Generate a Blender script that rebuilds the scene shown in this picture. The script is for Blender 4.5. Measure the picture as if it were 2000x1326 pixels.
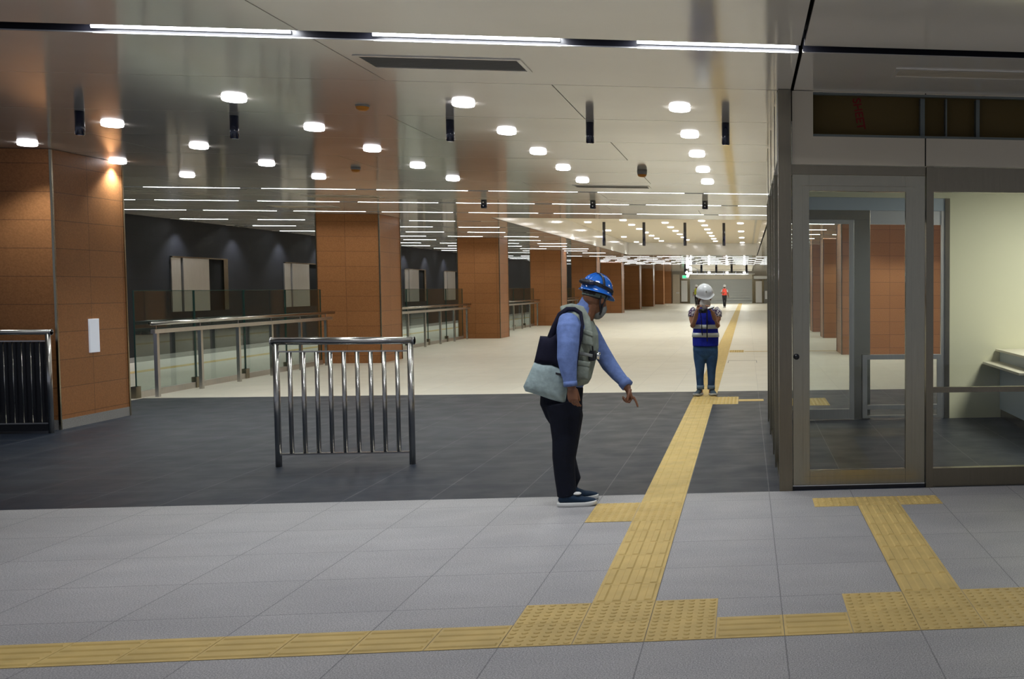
import bpy, bmesh, math, random
from mathutils import Vector, Matrix
random.seed(7)
for o in list(bpy.data.objects): bpy.data.objects.remove(o, do_unlink=True)
C = bpy.context.scene.collection
sc = bpy.context.scene
PI = math.pi
# ------------------------------------------------------------------ camera
FPX, CX, CY = 2079.78, 1731.49, 664.24
YAW, PITCH, ROLL = .1304, -.0497, -.0005
EYE = Vector((1.0449, -4.5734, 1.5135))
def axes():
    cy, sy, cp, sp = math.cos(YAW), math.sin(YAW), math.cos(PITCH), math.sin(PITCH)
    f = Vector((sy*cp, cy*cp, sp)); r = Vector((cy, -sy, 0)); d = f.cross(r)
    c, s = math.cos(ROLL), math.sin(ROLL)
    return c*r + s*d, -s*r + c*d, f
AR, AD, AF = axes()
cam_d = bpy.data.cameras.new('camera'); cam = bpy.data.objects.new('camera', cam_d); C.objects.link(cam)
m = Matrix.Identity(4)
for i in range(3):
    m[i][0] = AR[i]; m[i][1] = -AD[i]; m[i][2] = -AF[i]; m[i][3] = EYE[i]
cam.matrix_world = m
cam_d.sensor_width = 36; cam_d.lens = FPX/2000*36
cam_d.shift_x = (1000-CX)/2000; cam_d.shift_y = (CY-663)/2000
cam_d.clip_end = 300; cam_d.clip_start = .05
sc.camera = cam
def at(px, py, Y):
    "point of the plane y = Y that the photograph shows at this pixel"
    r = AR*((px-CX)/FPX) + AD*((py-CY)/FPX) + AF
    return EYE + r*((Y-EYE.y)/r.y)
# ------------------------------------------------------------------ world, exposure
w = bpy.data.worlds.new('world'); sc.world = w; w.use_nodes = True
w.node_tree.nodes['Background'].inputs[0].default_value = (.75, .82, 1, 1)
w.node_tree.nodes['Background'].inputs[1].default_value = .32
sc.view_settings.view_transform = 'Standard'; sc.view_settings.look = 'None'
sc.view_settings.exposure = 0; sc.view_settings.gamma = 1
try: sc.view_settings.use_curve_mapping = False
except Exception: pass
# light strengths, tuned together
P_DOWN, P_COFFER, P_WALL, E_DISC, E_LINE, E_FRONT = 62, 68, 110, 9, 7.0, .8
P_SLOT, P_ROW = 27, 5.2
H = 2.955                                                # ceiling height
# ------------------------------------------------------------------ materials
def mat(name, col, rough=.5, metal=0, spec=.5, emis=None, es=0, coat=0):
    m = bpy.data.materials.new(name); m.use_nodes = True
    b = m.node_tree.nodes['Principled BSDF']
    b.inputs['Base Color'].default_value = (*col, 1); b.inputs['Roughness'].default_value = rough
    b.inputs['Metallic'].default_value = metal; b.inputs['Specular IOR Level'].default_value = spec
    b.inputs['Coat Weight'].default_value = coat
    if emis: b.inputs['Emission Color'].default_value = (*emis, 1); b.inputs['Emission Strength'].default_value = es
    return m
class N:
    "node helper for one material"
    def __init__(s, m): s.t = m.node_tree; s.b = s.t.nodes['Principled BSDF']
    def n(s, typ, **kw):
        x = s.t.nodes.new(typ)
        for k, v in kw.items():
            if k.startswith('_'): setattr(x, k[1:], v)
            else: x.inputs[int(k[1:]) if k[0] == 'i' and k[1:].isdigit() else k.replace('_', ' ')].default_value = v
        return x
    def l(s, a, b): s.t.links.new(a, b)
    def coords(s): return s.n('ShaderNodeTexCoord').outputs['Object']
    def mix(s, fac, a, b, typ='MIX'):
        x = s.n('ShaderNodeMix', _data_type='RGBA', _blend_type=typ)
        for i, v in ((0, fac), (6, a), (7, b)):
            if isinstance(v, (int, float)): x.inputs[i].default_value = v
            elif isinstance(v, tuple): x.inputs[i].default_value = (*v, 1)
            else: s.l(v, x.inputs[i])
        return x.outputs[2]
    def noise(s, scale, detail=3, vec=None, stretch=None):
        v = vec or s.coords()
        if stretch:
            mp = s.n('ShaderNodeMapping'); s.l(v, mp.inputs[0]); mp.inputs['Scale'].default_value = stretch; v = mp.outputs[0]
        x = s.n('ShaderNodeTexNoise'); x.inputs['Scale'].default_value = scale; x.inputs['Detail'].default_value = detail
        s.l(v, x.inputs['Vector']); return x.outputs[0]
    def ramp(s, v, a, b, c0=(0, 0, 0), c1=(1, 1, 1)):
        x = s.n('ShaderNodeValToRGB'); x.color_ramp.elements[0].position = a; x.color_ramp.elements[1].position = b
        x.color_ramp.elements[0].color = (*c0, 1); x.color_ramp.elements[1].color = (*c1, 1); s.l(v, x.inputs[0]); return x.outputs[0]
    def brick(s, w, h, mortar, vec, c1, c2, cm, off=0):
        x = s.n('ShaderNodeTexBrick'); x.offset = off; x.squash = 1
        s.l(vec, x.inputs['Vector'])
        for k, v in (('Color1', c1), ('Color2', c2), ('Mortar', cm)): x.inputs[k].default_value = (*v, 1)
        x.inputs['Scale'].default_value = 1; x.inputs['Mortar Size'].default_value = mortar
        x.inputs['Mortar Smooth'].default_value = .1; x.inputs['Brick Width'].default_value = w; x.inputs['Row Height'].default_value = h
        x.inputs['Bias'].default_value = 0
        return x.outputs[0]
    def bump(s, v, strength, dist=.01):
        x = s.n('ShaderNodeBump'); x.inputs['Strength'].default_value = strength; x.inputs['Distance'].default_value = dist
        s.l(v, x.inputs['Height']); s.l(x.outputs[0], s.b.inputs['Normal'])
def floor_mat(name, base, dark, joint, tile, mort, rough, spec, speck=.25, stain=.5, streak=None, off=(0, 0)):
    m = mat(name, base, rough, 0, spec); k = N(m)
    mp = k.n('ShaderNodeMapping'); k.l(k.coords(), mp.inputs[0]); mp.inputs['Location'].default_value = (off[0], off[1], 0)
    br = k.brick(tile, tile, mort, mp.outputs[0], base, tuple(c*.93 for c in base), joint)
    st = k.ramp(k.noise(1.6, 9, stretch=(1, 2.2, 1)), .30, .75)
    c = k.mix(k.mix(1.0, st, (stain, stain, stain), 'MULTIPLY'), br, dark)
    sp = k.ramp(k.noise(160, 2), .42, .62, (1-speck,)*3, (1+speck,)*3)
    c = k.mix(1.0, c, sp, 'MULTIPLY')
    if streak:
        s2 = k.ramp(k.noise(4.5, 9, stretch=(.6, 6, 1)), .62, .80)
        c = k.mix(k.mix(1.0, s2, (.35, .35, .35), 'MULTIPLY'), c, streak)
    k.l(c, k.b.inputs['Base Color'])
    k.l(k.ramp(k.noise(3, 5), .3, .7, (rough*.85,)*3, (min(1, rough*1.15),)*3), k.b.inputs['Roughness'])
    return m
M = {}
M['granite'] = floor_mat('light grey granite', (.41, .40, .405), (.29, .285, .295), (.16, .16, .165), .6, .003, .5, .4, .30, .55, off=(0, 0))
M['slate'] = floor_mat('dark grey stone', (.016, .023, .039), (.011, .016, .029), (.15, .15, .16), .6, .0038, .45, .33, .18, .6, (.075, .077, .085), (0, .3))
M['beige'] = floor_mat('beige stone floor', (.76, .71, .61), (.68, .64, .54), (.50, .47, .42), .6, .003, .38, .45, .04, .5, off=(0, .26))
M['plinth'] = floor_mat('plinth granite', (.34, .33, .32), (.26, .25, .25), (.2, .2, .2), 3, .001, .5, .4, .3)
def uvz(k):
    s = k.n('ShaderNodeSeparateXYZ'); k.l(k.coords(), s.inputs[0])
    a = k.n('ShaderNodeMath', _operation='ADD'); k.l(s.outputs[0], a.inputs[0]); k.l(s.outputs[1], a.inputs[1])
    c = k.n('ShaderNodeCombineXYZ'); k.l(a.outputs[0], c.inputs[0]); k.l(s.outputs[2], c.inputs[1])
    mp = k.n('ShaderNodeMapping'); mp.inputs['Location'].default_value = (.065, .147, 0); k.l(c.outputs[0], mp.inputs[0]); return mp.outputs[0]
def tile_mat(name, c1, c2, cm, w, h, rough, mort=.004, spec=.4):
    m = mat(name, c1, rough, 0, spec); k = N(m)
    br = k.brick(w, h, mort, uvz(k), c1, c2, cm)
    c = k.mix(1.0, br, k.ramp(k.noise(60, 3), .3, .7, (.85,)*3, (1.12,)*3), 'MULTIPLY')
    k.l(c, k.b.inputs['Base Color']); k.bump(k.noise(45, 4), .25, .004); return m
M['terracotta'] = tile_mat('terracotta wall tile', (.385, .168, .066), (.35, .150, .057), (.19, .088, .042), .625, .295, .42, spec=.25)
M['charcoal'] = tile_mat('charcoal wall tile', (.009, .010, .0135), (.0075, .008, .011), (.005, .005, .007), .9, .45, .6, spec=.2)
def steel(name, col, rough, bump=.05, scale=(3, 3, .15)):
    m = mat(name, col, rough, 1); k = N(m)
    n = k.noise(30, 4, stretch=scale)
    k.l(k.mix(1.0, col, k.ramp(n, .3, .7, (.94,)*3, (1.05,)*3), 'MULTIPLY'), k.b.inputs['Base Color'])
    k.bump(k.noise(2.2, 2), bump, .02); return m
M['steel'] = steel('brushed stainless steel', (.36, .33, .25), .24, .09)
M['steel_dark'] = steel('dark stainless steel', (.23, .20, .145), .27)
M['steel_tube'] = mat('polished steel tube', (.50, .485, .46), .24, 1)
M['steel_light'] = steel('pale stainless steel', (.60, .58, .55), .4)
M['line_far'] = mat('lit distant linear lamp', (.9, .9, .9), .5, emis=(.97, .97, 1), es=4)
M['chrome'] = mat('chrome', (.8, .8, .8), .12, 1)
M['alu'] = mat('aluminium trim', (.75, .75, .76), .35, .9)
def panel(name, col, rough, bump):
    m = mat(name, col, rough, .12, .7); k = N(m)
    k.l(k.mix(1.0, col, k.ramp(k.noise(.7, 4), .3, .7, (.93,)*3, (1.04,)*3), 'MULTIPLY'), k.b.inputs['Base Color'])
    k.bump(k.noise(.8, 2, stretch=(.35, 1.6, 1)), bump, .05); return m
M['ceiling'] = panel('satin metal ceiling panel', (.75, .715, .65), .10, .028)
M['header'] = panel('satin beige metal panel', (.56, .50, .39), .35, .02)
M['coffer'] = mat('coffer cream paint', (.80, .70, .54), .5, 0, .4)
M['fascia'] = panel('glossy white metal fascia', (.86, .85, .82), .12, .02)
M['white'] = mat('white paint', (.78, .78, .76), .5)
M['black'] = mat('black paint', (.008, .008, .012), .3)
M['black_matt'] = mat('black matt', (.006, .006, .006), .8, 0, .1)
M['navy_gloss'] = mat('dark navy gloss enamel', (.008, .012, .04), .14, 0, .6, coat=.5)
M['office_wall'] = mat('pale yellow plaster', (.80, .775, .55), .6)
M['counter'] = mat('cream stone counter', (.80, .74, .60), .35)
M['blue_panel'] = mat('pale blue grey panel', (.48, .55, .62), .4)
M['board'] = mat('bare brown board', (.12, .078, .018), .8)
M['red_ink'] = mat('red stencil ink', (.20, .012, .008), .8)
M['zinc'] = mat('galvanised steel', (.16, .18, .17), .5, .5)
M['shutter'] = mat('grey shutter paint', (.52, .54, .53), .45)
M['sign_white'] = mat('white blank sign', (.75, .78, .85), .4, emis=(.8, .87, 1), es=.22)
M['green'] = mat('green exit sign', (.05, .5, .25), .4, emis=(.1, .9, .45), es=.9)
M['orange'] = mat('orange plastic', (.75, .28, .02), .45)
M['grey_plastic'] = mat('grey plastic', (.35, .34, .31), .5)
M['louvre'] = mat('grey louvre', (.20, .19, .17), .6)
M['disc'] = mat('lit lamp diffuser', (.9, .9, .9), .5, emis=(1, .97, 1), es=E_DISC)
M['line'] = mat('lit linear lamp', (.9, .9, .9), .5, emis=(.93, .96, 1), es=E_LINE)
M['line_front'] = mat('lit front linear lamp', (.9, .9, .9), .5, emis=(.80, .87, 1), es=E_FRONT)
M['yellow'] = mat('yellow tactile paving', (.64, .46, .16), .55, 0, .35)
k = N(M['yellow']); k.l(k.mix(1.0, (.64, .46, .165), k.ramp(k.noise(5, 5), .3, .72, (.84,)*3, (1.06,)*3), 'MULTIPLY'), k.b.inputs['Base Color'])
def glass(name, tint, refl):
    m = bpy.data.materials.new(name); m.use_nodes = True; t = m.node_tree; t.nodes.clear()
    o = t.nodes.new('ShaderNodeOutputMaterial'); mx = t.nodes.new('ShaderNodeMixShader')
    tr = t.nodes.new('ShaderNodeBsdfTransparent'); tr.inputs[0].default_value = (*tint, 1)
    g = t.nodes.new('ShaderNodeBsdfGlossy'); g.inputs['Roughness'].default_value = .02
    f = t.nodes.new('ShaderNodeFresnel'); f.inputs[0].default_value = 1.45
    mu = t.nodes.new('ShaderNodeMath'); mu.operation = 'MULTIPLY'; mu.inputs[1].default_value = refl
    t.links.new(f.outputs[0], mu.inputs[0]); t.links.new(mu.outputs[0], mx.inputs[0])
    t.links.new(tr.outputs[0], mx.inputs[1]); t.links.new(g.outputs[0], mx.inputs[2]); t.links.new(mx.outputs[0], o.inputs[0]); return m
M['glass'] = glass('clear glass', (.95, .97, .955), 1.0)
M['glass_rail'] = glass('greenish balustrade glass', (.82, .88, .86), .25)
M['glass_edge'] = mat('dark green glass edge', (.02, .07, .06), .2)
def fabric(name, col, var=.15, scale=30, rough=.85):
    m = mat(name, col, rough, 0, .25); k = N(m)
    k.l(k.mix(1.0, col, k.ramp(k.noise(scale, 4), .3, .7, (1-var,)*3, (1+var,)*3), 'MULTIPLY'), k.b.inputs['Base Color'])
    k.bump(k.noise(14, 3), .5, .012); return m
M['skin'] = mat('brown skin', (.20, .085, .042), .5); M['skin2'] = mat('tan skin', (.45, .23, .14), .5)
M['shirt'] = fabric('light blue shirt', (.135, .20, .43)); M['vest'] = fabric('grey green vest', (.23, .26, .22))
M['navy'] = fabric('navy trousers', (.003, .0045, .012)); M['bag_grey'] = fabric('pale grey canvas', (.31, .39, .39))
M['bag_navy'] = fabric('black navy canvas', (.006, .006, .018)); M['shoe'] = fabric('navy canvas shoe', (.012, .028, .055))
M['sole'] = mat('white rubber', (.62, .62, .6), .6)
M['helmet_blue'] = mat('blue helmet shell', (.012, .12, .50), .16, 0, .6, coat=.6)
M['helmet_white'] = mat('white helmet shell', (.74, .76, .80), .25, 0, .5, coat=.3)
M['rubber'] = mat('black rubber', (.01, .01, .015), .45); M['grey_strap'] = fabric('grey padding', (.16, .20, .17))
M['mask'] = fabric('white face mask', (.72, .70, .68), .05); M['mask_grey'] = fabric('grey face mask', (.20, .21, .20), .1)
M['hair'] = mat('black hair', (.012, .008, .007), .5); M['hair_brown'] = mat('dark brown hair', (.05, .018, .012), .5)
M['jeans'] = fabric('blue denim', (.034, .080, .18), .35, 9); M['cuff'] = fabric('pale denim', (.17, .24, .32))
M['royal'] = fabric('royal blue vest', (.012, .022, .36)); M['reflect'] = mat('silver reflective tape', (.62, .66, .66), .4, .1)
M['shoe2'] = fabric('slate blue shoe', (.06, .09, .12)); M['orange_vest'] = fabric('orange red vest', (.85, .10, .07))
M['lime'] = fabric('lime yellow vest', (.55, .60, .08)); M['grey_cloth'] = fabric('pale grey cloth', (.5, .5, .5))
M['eye_white'] = mat('eye white', (.7, .7, .68), .3)
m = M['floral'] = fabric('white and purple patterned cotton', (.5, .48, .5)); k = N(m)
k.l(k.ramp(k.noise(45, 1), .47, .53, (.62, .6, .62), (.10, .06, .13)), k.b.inputs['Base Color'])
# ------------------------------------------------------------------ mesh building
class MB:
    def __init__(s): s.v, s.f = [], []
    def add(s, vs, fs):
        n = len(s.v); s.v += [Vector(v) for v in vs]; s.f += [tuple(i+n for i in f) for f in fs]; return s
    def box(s, x0, x1, y0, y1, z0, z1, M=None):
        vs = [Vector((x, y, z)) for x in (x0, x1) for y in (y0, y1) for z in (z0, z1)]
        if M: vs = [M @ v for v in vs]
        return s.add(vs, [(0, 1, 3, 2), (4, 6, 7, 5), (0, 4, 5, 1), (2, 3, 7, 6), (0, 2, 6, 4), (1, 5, 7, 3)])
    def ring_tube(s, rings, cap=True):
        n = len(s.v); k = len(rings[0])
        for r in rings: s.v += r
        for i in range(len(rings)-1):
            for j in range(k):
                a, b = n+i*k+j, n+i*k+(j+1) % k
                s.f.append((a, b, b+k, a+k))
        if cap: s.f.append(tuple(n+j for j in range(k))[::-1]); s.f.append(tuple(n+(len(rings)-1)*k+j for j in range(k)))
        return s
    def cyl(s, p, q, r, r2=None, seg=16):
        return s.loft([(p, r, r), (q, r2 or r, r2 or r)], seg, False)
    def loft(s, st, seg=18, caps=True, ref=(0, 1, 0)):
        P = [Vector(a[0]) for a in st]; ref = Vector(ref); rings = []
        for i, (p, a, b) in enumerate(st):
            t = (P[min(i+1, len(P)-1)]-P[max(i-1, 0)]).normalized()
            r = ref if abs(t.dot(ref)) < .95 else Vector((1, 0, 0))
            n2 = (r-t*r.dot(t)).normalized(); n1 = t.cross(n2); p = Vector(p)
            def ring(off, sc): return [p+t*off+(n1*a*math.cos(2*PI*j/seg)+n2*b*math.sin(2*PI*j/seg))*sc for j in range(seg)]
            h = min(a, b)
            if caps and i == 0: rings += [ring(-h*.75, .35), ring(-h*.5, .72)]
            rings.append(ring(0, 1))
            if caps and i == len(st)-1: rings += [ring(h*.5, .72), ring(h*.75, .35)]
        return s.ring_tube(rings)
    def ball(s, c, r, Mx=None, seg=18, rg=11):
        c = Vector(c); r = Vector(r if hasattr(r, '__len__') else (r, r, r)); rings = []
        for i in range(rg+1):
            a = PI*(i+.0)/rg if 0 < i < rg else (.03 if i == 0 else PI-.03)
            rings.append([Vector((c.x+r.x*math.sin(a)*math.cos(2*PI*j/seg), c.y+r.y*math.sin(a)*math.sin(2*PI*j/seg), c.z-r.z*math.cos(a))) for j in range(seg)])
        if Mx: rings = [[Mx @ v for v in q] for q in rings]
        return s.ring_tube(rings)
    def pillow(s, outline, thick, rings=5, nrm=(0, 1, 0)):
        P = [Vector(p) for p in outline]; c = sum(P, Vector())/len(P); n = Vector(nrm); R = []
        ks = [math.cos(PI/2*i/rings) for i in range(rings)]
        for sg in (1, -1):
            for kk in (ks[::-1] if sg == 1 else ks[1:]):
                R.append([c+(p-c)*kk + n*sg*thick*(max(0, 1-kk**4))**.5 for p in P])
        return s.ring_tube(R)
    def build(s, name, m, parent=None, smooth=False, bevel=0, fuse=0):
        me = bpy.data.meshes.new(name)
        off = Vector(parent['_base']) if parent is not None and '_base' in parent else Vector()
        me.from_pydata([v-off for v in s.v], [], s.f); me.update()
        bm = bmesh.new(); bm.from_mesh(me); bmesh.ops.recalc_face_normals(bm, faces=bm.faces[:]); bm.to_mesh(me); bm.free()
        o = bpy.data.objects.new(name, me); C.objects.link(o); me.materials.append(M[m] if isinstance(m, str) else m)
        if fuse:
            r = o.modifiers.new('r', 'REMESH'); r.mode = 'VOXEL'; r.voxel_size = fuse
            q = o.modifiers.new('s', 'SMOOTH'); q.factor = .5; q.iterations = 5
            dg = bpy.context.evaluated_depsgraph_get(); me2 = bpy.data.meshes.new_from_object(o.evaluated_get(dg))
            o.modifiers.clear(); o.data = me2; smooth = True
            if not me2.materials: me2.materials.append(M[m] if isinstance(m, str) else m)
        if smooth:
            for p in o.data.polygons: p.use_smooth = True
        if bevel:
            q = o.modifiers.new('b', 'BEVEL'); q.width = bevel; q.segments = 2; q.limit_method = 'ANGLE'
        if parent is not None:
            o.parent = parent; o['_base'] = off
        return o
def tag(o, label, cat, group=None):
    o['label'] = label; o['category'] = cat
    if group: o['group'] = group
    return o
def thing(name, loc, label, cat, group=None):
    o = bpy.data.objects.new(name, None); o.empty_display_size = .1; C.objects.link(o); o.location = loc; o['_base'] = tuple(loc)
    return tag(o, label, cat, group)
def struct(o): o['kind'] = 'structure'; return o
def clone(root, loc, label, group=None):
    r = root.copy(); C.objects.link(r); r.location = loc; r['label'] = label; r['_base'] = tuple(loc)
    if group: r['group'] = group
    for ch in list(root.children):
        c = ch.copy(); C.objects.link(c); c.parent = r
        for g in ch.children:
            d = g.copy(); C.objects.link(d); d.parent = c
    return r
def B(*a): return MB().box(*a)
def light(name, typ, loc, power, parent, col=(.95, 1, .965), **kw):
    d = bpy.data.lights.new(name, typ); d.energy = power; d.color = col
    for k2, v in kw.items(): setattr(d, k2, v)
    o = bpy.data.objects.new(name, d); C.objects.link(o); o.parent = parent
    o.location = Vector(loc)-Vector(parent['_base']); return o
ORD = ['first', 'second', 'third', 'fourth', 'fifth', 'sixth', 'seventh', 'eighth', 'ninth', 'tenth', 'eleventh', 'twelfth']
# ------------------------------------------------------------------ floors and shell
YB, YF = 3.30, 11.04                                     # front and rear edge of the dark stone
WL, WR, YEND = -11.1, 8.5, 97.0
struct(B(-14, 9, -9, YB, -.1, 0).build('floor', 'granite'))
struct(B(-7.1, 9, YB, YF, -.1, 0).build('floor', 'slate'))
MBf = MB().box(-7.1, WR, YF, YEND, -.1, 0).box(WL, -7.1, 10.4, YEND, -.1, 0)
struct(MBf.build('floor', 'beige'))
struct(B(-14, -7.1, YB, 10.4, -.1, 0).build('floor', 'slate'))
struct(B(WL-.3, WL, 5, YEND, 0, 3.6).build('wall_left', 'charcoal'))
struct(B(WL, WL+.02, 5, YEND, 0, .10).build('baseboard_left', 'plinth'))
struct(B(WR, WR+.2, 8, YEND, 0, 3.6).build('wall_right', 'terracotta'))
struct(B(WL, WR, YEND, YEND+.2, 0, 3.6).build('wall_back', 'header'))
# ceiling: real panels with open joints under a dark backing
YS = [1.975, 12.15, 14.6, 17.05]                          # centres of the full width lamp slots
SW = {-4.4: .095, 1.975: .095, 12.15: .05, 14.6: .05, 17.05: .05}
rows = []; ys = [-9, -6, -4.4, -2.8, -1.2, .35, 1.975, 3.35, 4.92, 6.4, 7.9, 9.3, 10.7, 12.15, 13.4, 14.6, 15.85, 17.05, 18.6]
xj = {1: -1.45, 7: -.325, 8: -1.94, 9: -.29, 10: -3.4, 11: -.28, 12: -2, 13: -1.2}
cp, back = MB(), MB()
def prow(y0, y1, x0, x1, j, kk=0):
    a = y0+SW.get(y0, .0045); b = y1-SW.get(y1, .0045)
    xs = [x0]+sorted(j+4.8*n for n in range(-4, 5) if x0+.5 < j+4.8*n < x1-.5)+[x1]
    for c0, c1 in zip(xs[:-1], xs[1:]): cp.box(c0+.004, c1-.004, a, b, H, H+.02)
for i, (y0, y1) in enumerate(zip(ys[:-1], ys[1:])):
    j = xj.get(i, -1.45+(i % 3)*1.6)
    if y1 <= 3.36:
        prow(y0, y1, -14, 1.375, -1.45); prow(y0, y1, 1.39, 9, 20)
    elif y1 < 8: prow(y0, y1, -14, 1.28, j)
    else: prow(y0, y1, WL, WR, j)
YSIDE = [19.9+2.45*n for n in range(10)]
ya = [18.6]+sorted(YSIDE+[y+1.22 for y in YSIDE[:-1]])+[44.4]
for y in YSIDE: SW[y] = .045
for i, (y0, y1) in enumerate(zip(ya[:-1], ya[1:])):
    prow(y0, y1, WL, -4.2, -7.6); prow(y0, y1, 1.5, WR, 30)
YFAR = [46.8+2.45*n for n in range(8)]
for y in YFAR: SW[y] = .045
yb = [44.4]+YFAR+[66]
for y0, y1 in zip(yb[:-1], yb[1:]): prow(y0, y1, WL, WR, -5)
for y0, y1 in zip(range(66, 91, 5), range(71, 92, 5)): prow(y0, y1, WL, -2.8, -7); prow(y0, y1, 1.5, WR, 30)
prow(91, YEND, WL, WR, -5)
ceil = struct(cp.build('ceiling', 'ceiling'))
back.box(-14, 9, -9, 18.6, H+.10, H+.12).box(WL, -4.25, 18.6, 44.4, H+.10, H+.12).box(1.55, WR, 18.6, 44.4, H+.10, H+.12)
back.box(WL, WR, 44.45, 66, H+.10, H+.12).box(WL, -2.85, 66, 91, H+.10, H+.12).box(1.55, WR, 66, 91, H+.10, H+.12).box(WL, WR, 91, YEND, H+.10, H+.12)
o = back.build('ceiling_backing', 'black_matt'); o.parent = ceil
def coffer(n, x0, x1, y0, y1, z):
    struct(B(x0-.05, x1+.05, y0-.05, y1+.05, z, z+.05).build('ceiling', 'coffer'))
    f = MB().box(x0-.04, x0, y0, y1, H, z).box(x1, x1+.04, y0, y1, H, z).box(x0, x1, y1, y1+.04, H, z).box(x0, x1, y0-.04, y0, H, z)
    struct(f.build('trim_%d' % n, 'fascia', bevel=0))
    return None
coffer(1, -4.2, 1.5, 18.6, 44.4, 3.5)
coffer(2, -2.8, 1.5, 66, 91, 3.5)
struct(MB().box(1.30, 1.36, 18.7, 44.3, 3.47, 3.499).build('trim_3', 'header'))
# ------------------------------------------------------------------ columns
def column(x0, x1, y, dy, label, group, plinth=False):
    t = thing('tiled_column', ((x0+x1)/2, y+dy/2, 0), label, 'column', group)
    z0 = .105 if plinth else 0
    B(x0, x1, y, y+dy, z0, H-.004).build('tile_cladding', 'terracotta', t)
    for cx in (x0, x1):
        for cy in (y, y+dy):
            B(cx-.011, cx+.011, cy-.011, cy+.011, 0, H-.006).build('corner_trim', 'steel' if y < 8 else 'steel_dark', t)['label'] = 'steel corner trim'
    if plinth: B(x0-.004, x1+.004, y-.004, y+dy+.004, 0, .104).build('plinth', 'plinth', t)
    return t
CY_ = [7.69, 17.72, 28.05, 38.6, 48.5, 58.9, 69.4, 80.0, 90.2]
cl = ['terracotta tiled column with pale granite plinth and blank white sign, nearest on the left',
      'terracotta tiled column behind the free-standing steel barrier, second from the camera',
      'terracotta tiled column left of the man in the blue helmet, third from the camera',
      'terracotta tiled column just behind the blue helmet, fourth from the camera',
      'terracotta tiled column whose edge shows right of the blue helmet, fifth from the camera',
      'distant terracotta tiled column, sixth of the left row', 'distant terracotta tiled column, seventh of the left row',
      'distant terracotta tiled column, eighth of the left row', 'distant terracotta tiled column, ninth and last but one of the left row']
for i, y in enumerate(CY_):
    column(-6.17-1.18, -6.17, y, 1.28 if i != 2 else 1.15, cl[i], 'terracotta columns along the left of the hall', i == 0)
column(-6.55, -5.85, 95.4, 1.0, 'farthest terracotta column, next to the end wall of the hall', 'terracotta columns along the left of the hall')
column(3.15, 5.4, 19.2, 1.3, 'wide terracotta column seen through the glass room, behind its low gate', 'terracotta columns beyond the glass room')
column(3.30, 4.5, 27.1, 1.2, 'terracotta column seen through the glazed door leaf of the room', 'terracotta columns beyond the glass room')
column(3.25, 4.45, 31.5, 1.2, 'farthest terracotta column seen at the left edge of the glazed door', 'terracotta columns beyond the glass room')
a, b = Vector((-6.17, 8.222, 1.158)), Vector((-6.17, 8.396, .785))
tag(B(-6.168, -6.150, a.y, b.y, b.z, a.z).build('blank_sign', 'sign_white', bevel=.003), 'blank white rectangular sign on the nearest terracotta column', 'sign')
# ------------------------------------------------------------------ linear lamps in ceiling slots
def linear(y, x0, x1, label, group, seg=1.2, per=1.51, ph=None, front=False):
    t = thing('linear_ceiling_light', ((x0+x1)/2, y, H), label, 'ceiling light', group)
    hw = SW[y]
    ch = MB().box(x0, x1, y-hw, y-hw+.004, H+.004, H+.09).box(x0, x1, y+hw-.004, y+hw, H+.004, H+.09).box(x0, x1, y-hw, y+hw, H+.088, H+.094)
    ch.build('channel', 'black' if front else 'black_matt', t)
    B(x0, x1, y+hw-.003, y+hw+.003, H-.003, H+.004).build('edge_trim', 'alu' if front else 'black_matt', t)
    x = (x0+.1) if ph is None else ph
    while x < x1-.3:
        e = min(x+seg, x1-.02)
        if x >= x0-.01:
            if front:
                light('lamp_light', 'AREA', ((x+e)/2, y, H+.055), P_SLOT, t, (.92, .95, 1), shape='RECTANGLE', size=e-x, size_y=.13)
                MB().box(x, e, y+hw-.020, y+hw-.006, H+.020, H+.040).box(x, e, y+hw-.001, y+hw+.001, H-.0045, H-.0032).build('lamp_diffuser', 'line_front', t)
            else: B(x, e, y+hw-.016, y+hw-.004, H-.0015, H+(.0025 if y < 18 else .008)).build('lamp_diffuser', 'line_far' if y > 45 else 'line', t)
        x += per
    if not front:
        light('lamp_light', 'AREA', ((x0+x1)/2, y, H+.022), P_ROW*(x1-x0), t, (.96, 1, .965), shape='RECTANGLE', size=x1-x0-.1, size_y=.07)
    return t
linear(1.975, -8, 1.37, 'long black ceiling slot with bright lamp segments nearest the camera, left of the door', 'linear lamps', 1.06, 1.51, -2.62, True)
linear(-4.4, -8, 6, 'added unseen ceiling slot with lamp segments, brightening the foreground from behind the camera', 'linear lamps', 1.06, 1.51, -6.5, True)  # unseen lamp row, added behind the camera as fill for the foreground
t = thing('ceiling_slot', (4.5, 1.975, H), 'unlit black ceiling slot continuing over the glass room front', 'ceiling light')
MB().box(1.395, 8, 1.885, 1.89, H+.004, H+.09).box(1.395, 8, 2.06, 2.065, H+.004, H+.09).box(1.395, 8, 1.88, 2.07, H+.088, H+.094).build('channel', 'black', t)
linear(12.15, -10.9, 7.5, 'full width linear ceiling lamp row, first beyond the downlight grid', 'linear lamps', 1.3, 1.6)
linear(14.6, -10.9, 7.5, 'full width linear ceiling lamp row, second beyond the downlight grid', 'linear lamps', 1.3, 1.6, -10.3)
linear(17.05, -10.9, 7.5, 'full width linear ceiling lamp row, third beyond the grid, just before the cream coffer', 'linear lamps', 1.3, 1.6, -10.7)
for i, y in enumerate(YSIDE):
    linear(y, -10.9, -4.75, 'linear lamp row beside the large coffer over the left aisle, %s from its near end' % ORD[i], 'linear lamps over the left aisle', .95, 1.55, -10.9+(.4 if i % 2 else 0))
for i, y in enumerate(YSIDE[:7]):
    linear(y, 1.75, 7.5, 'linear lamp row in the right hall, seen through door glass, %s from near end' % ORD[i], 'linear lamps over the right hall', 1.2, 1.55)
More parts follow.
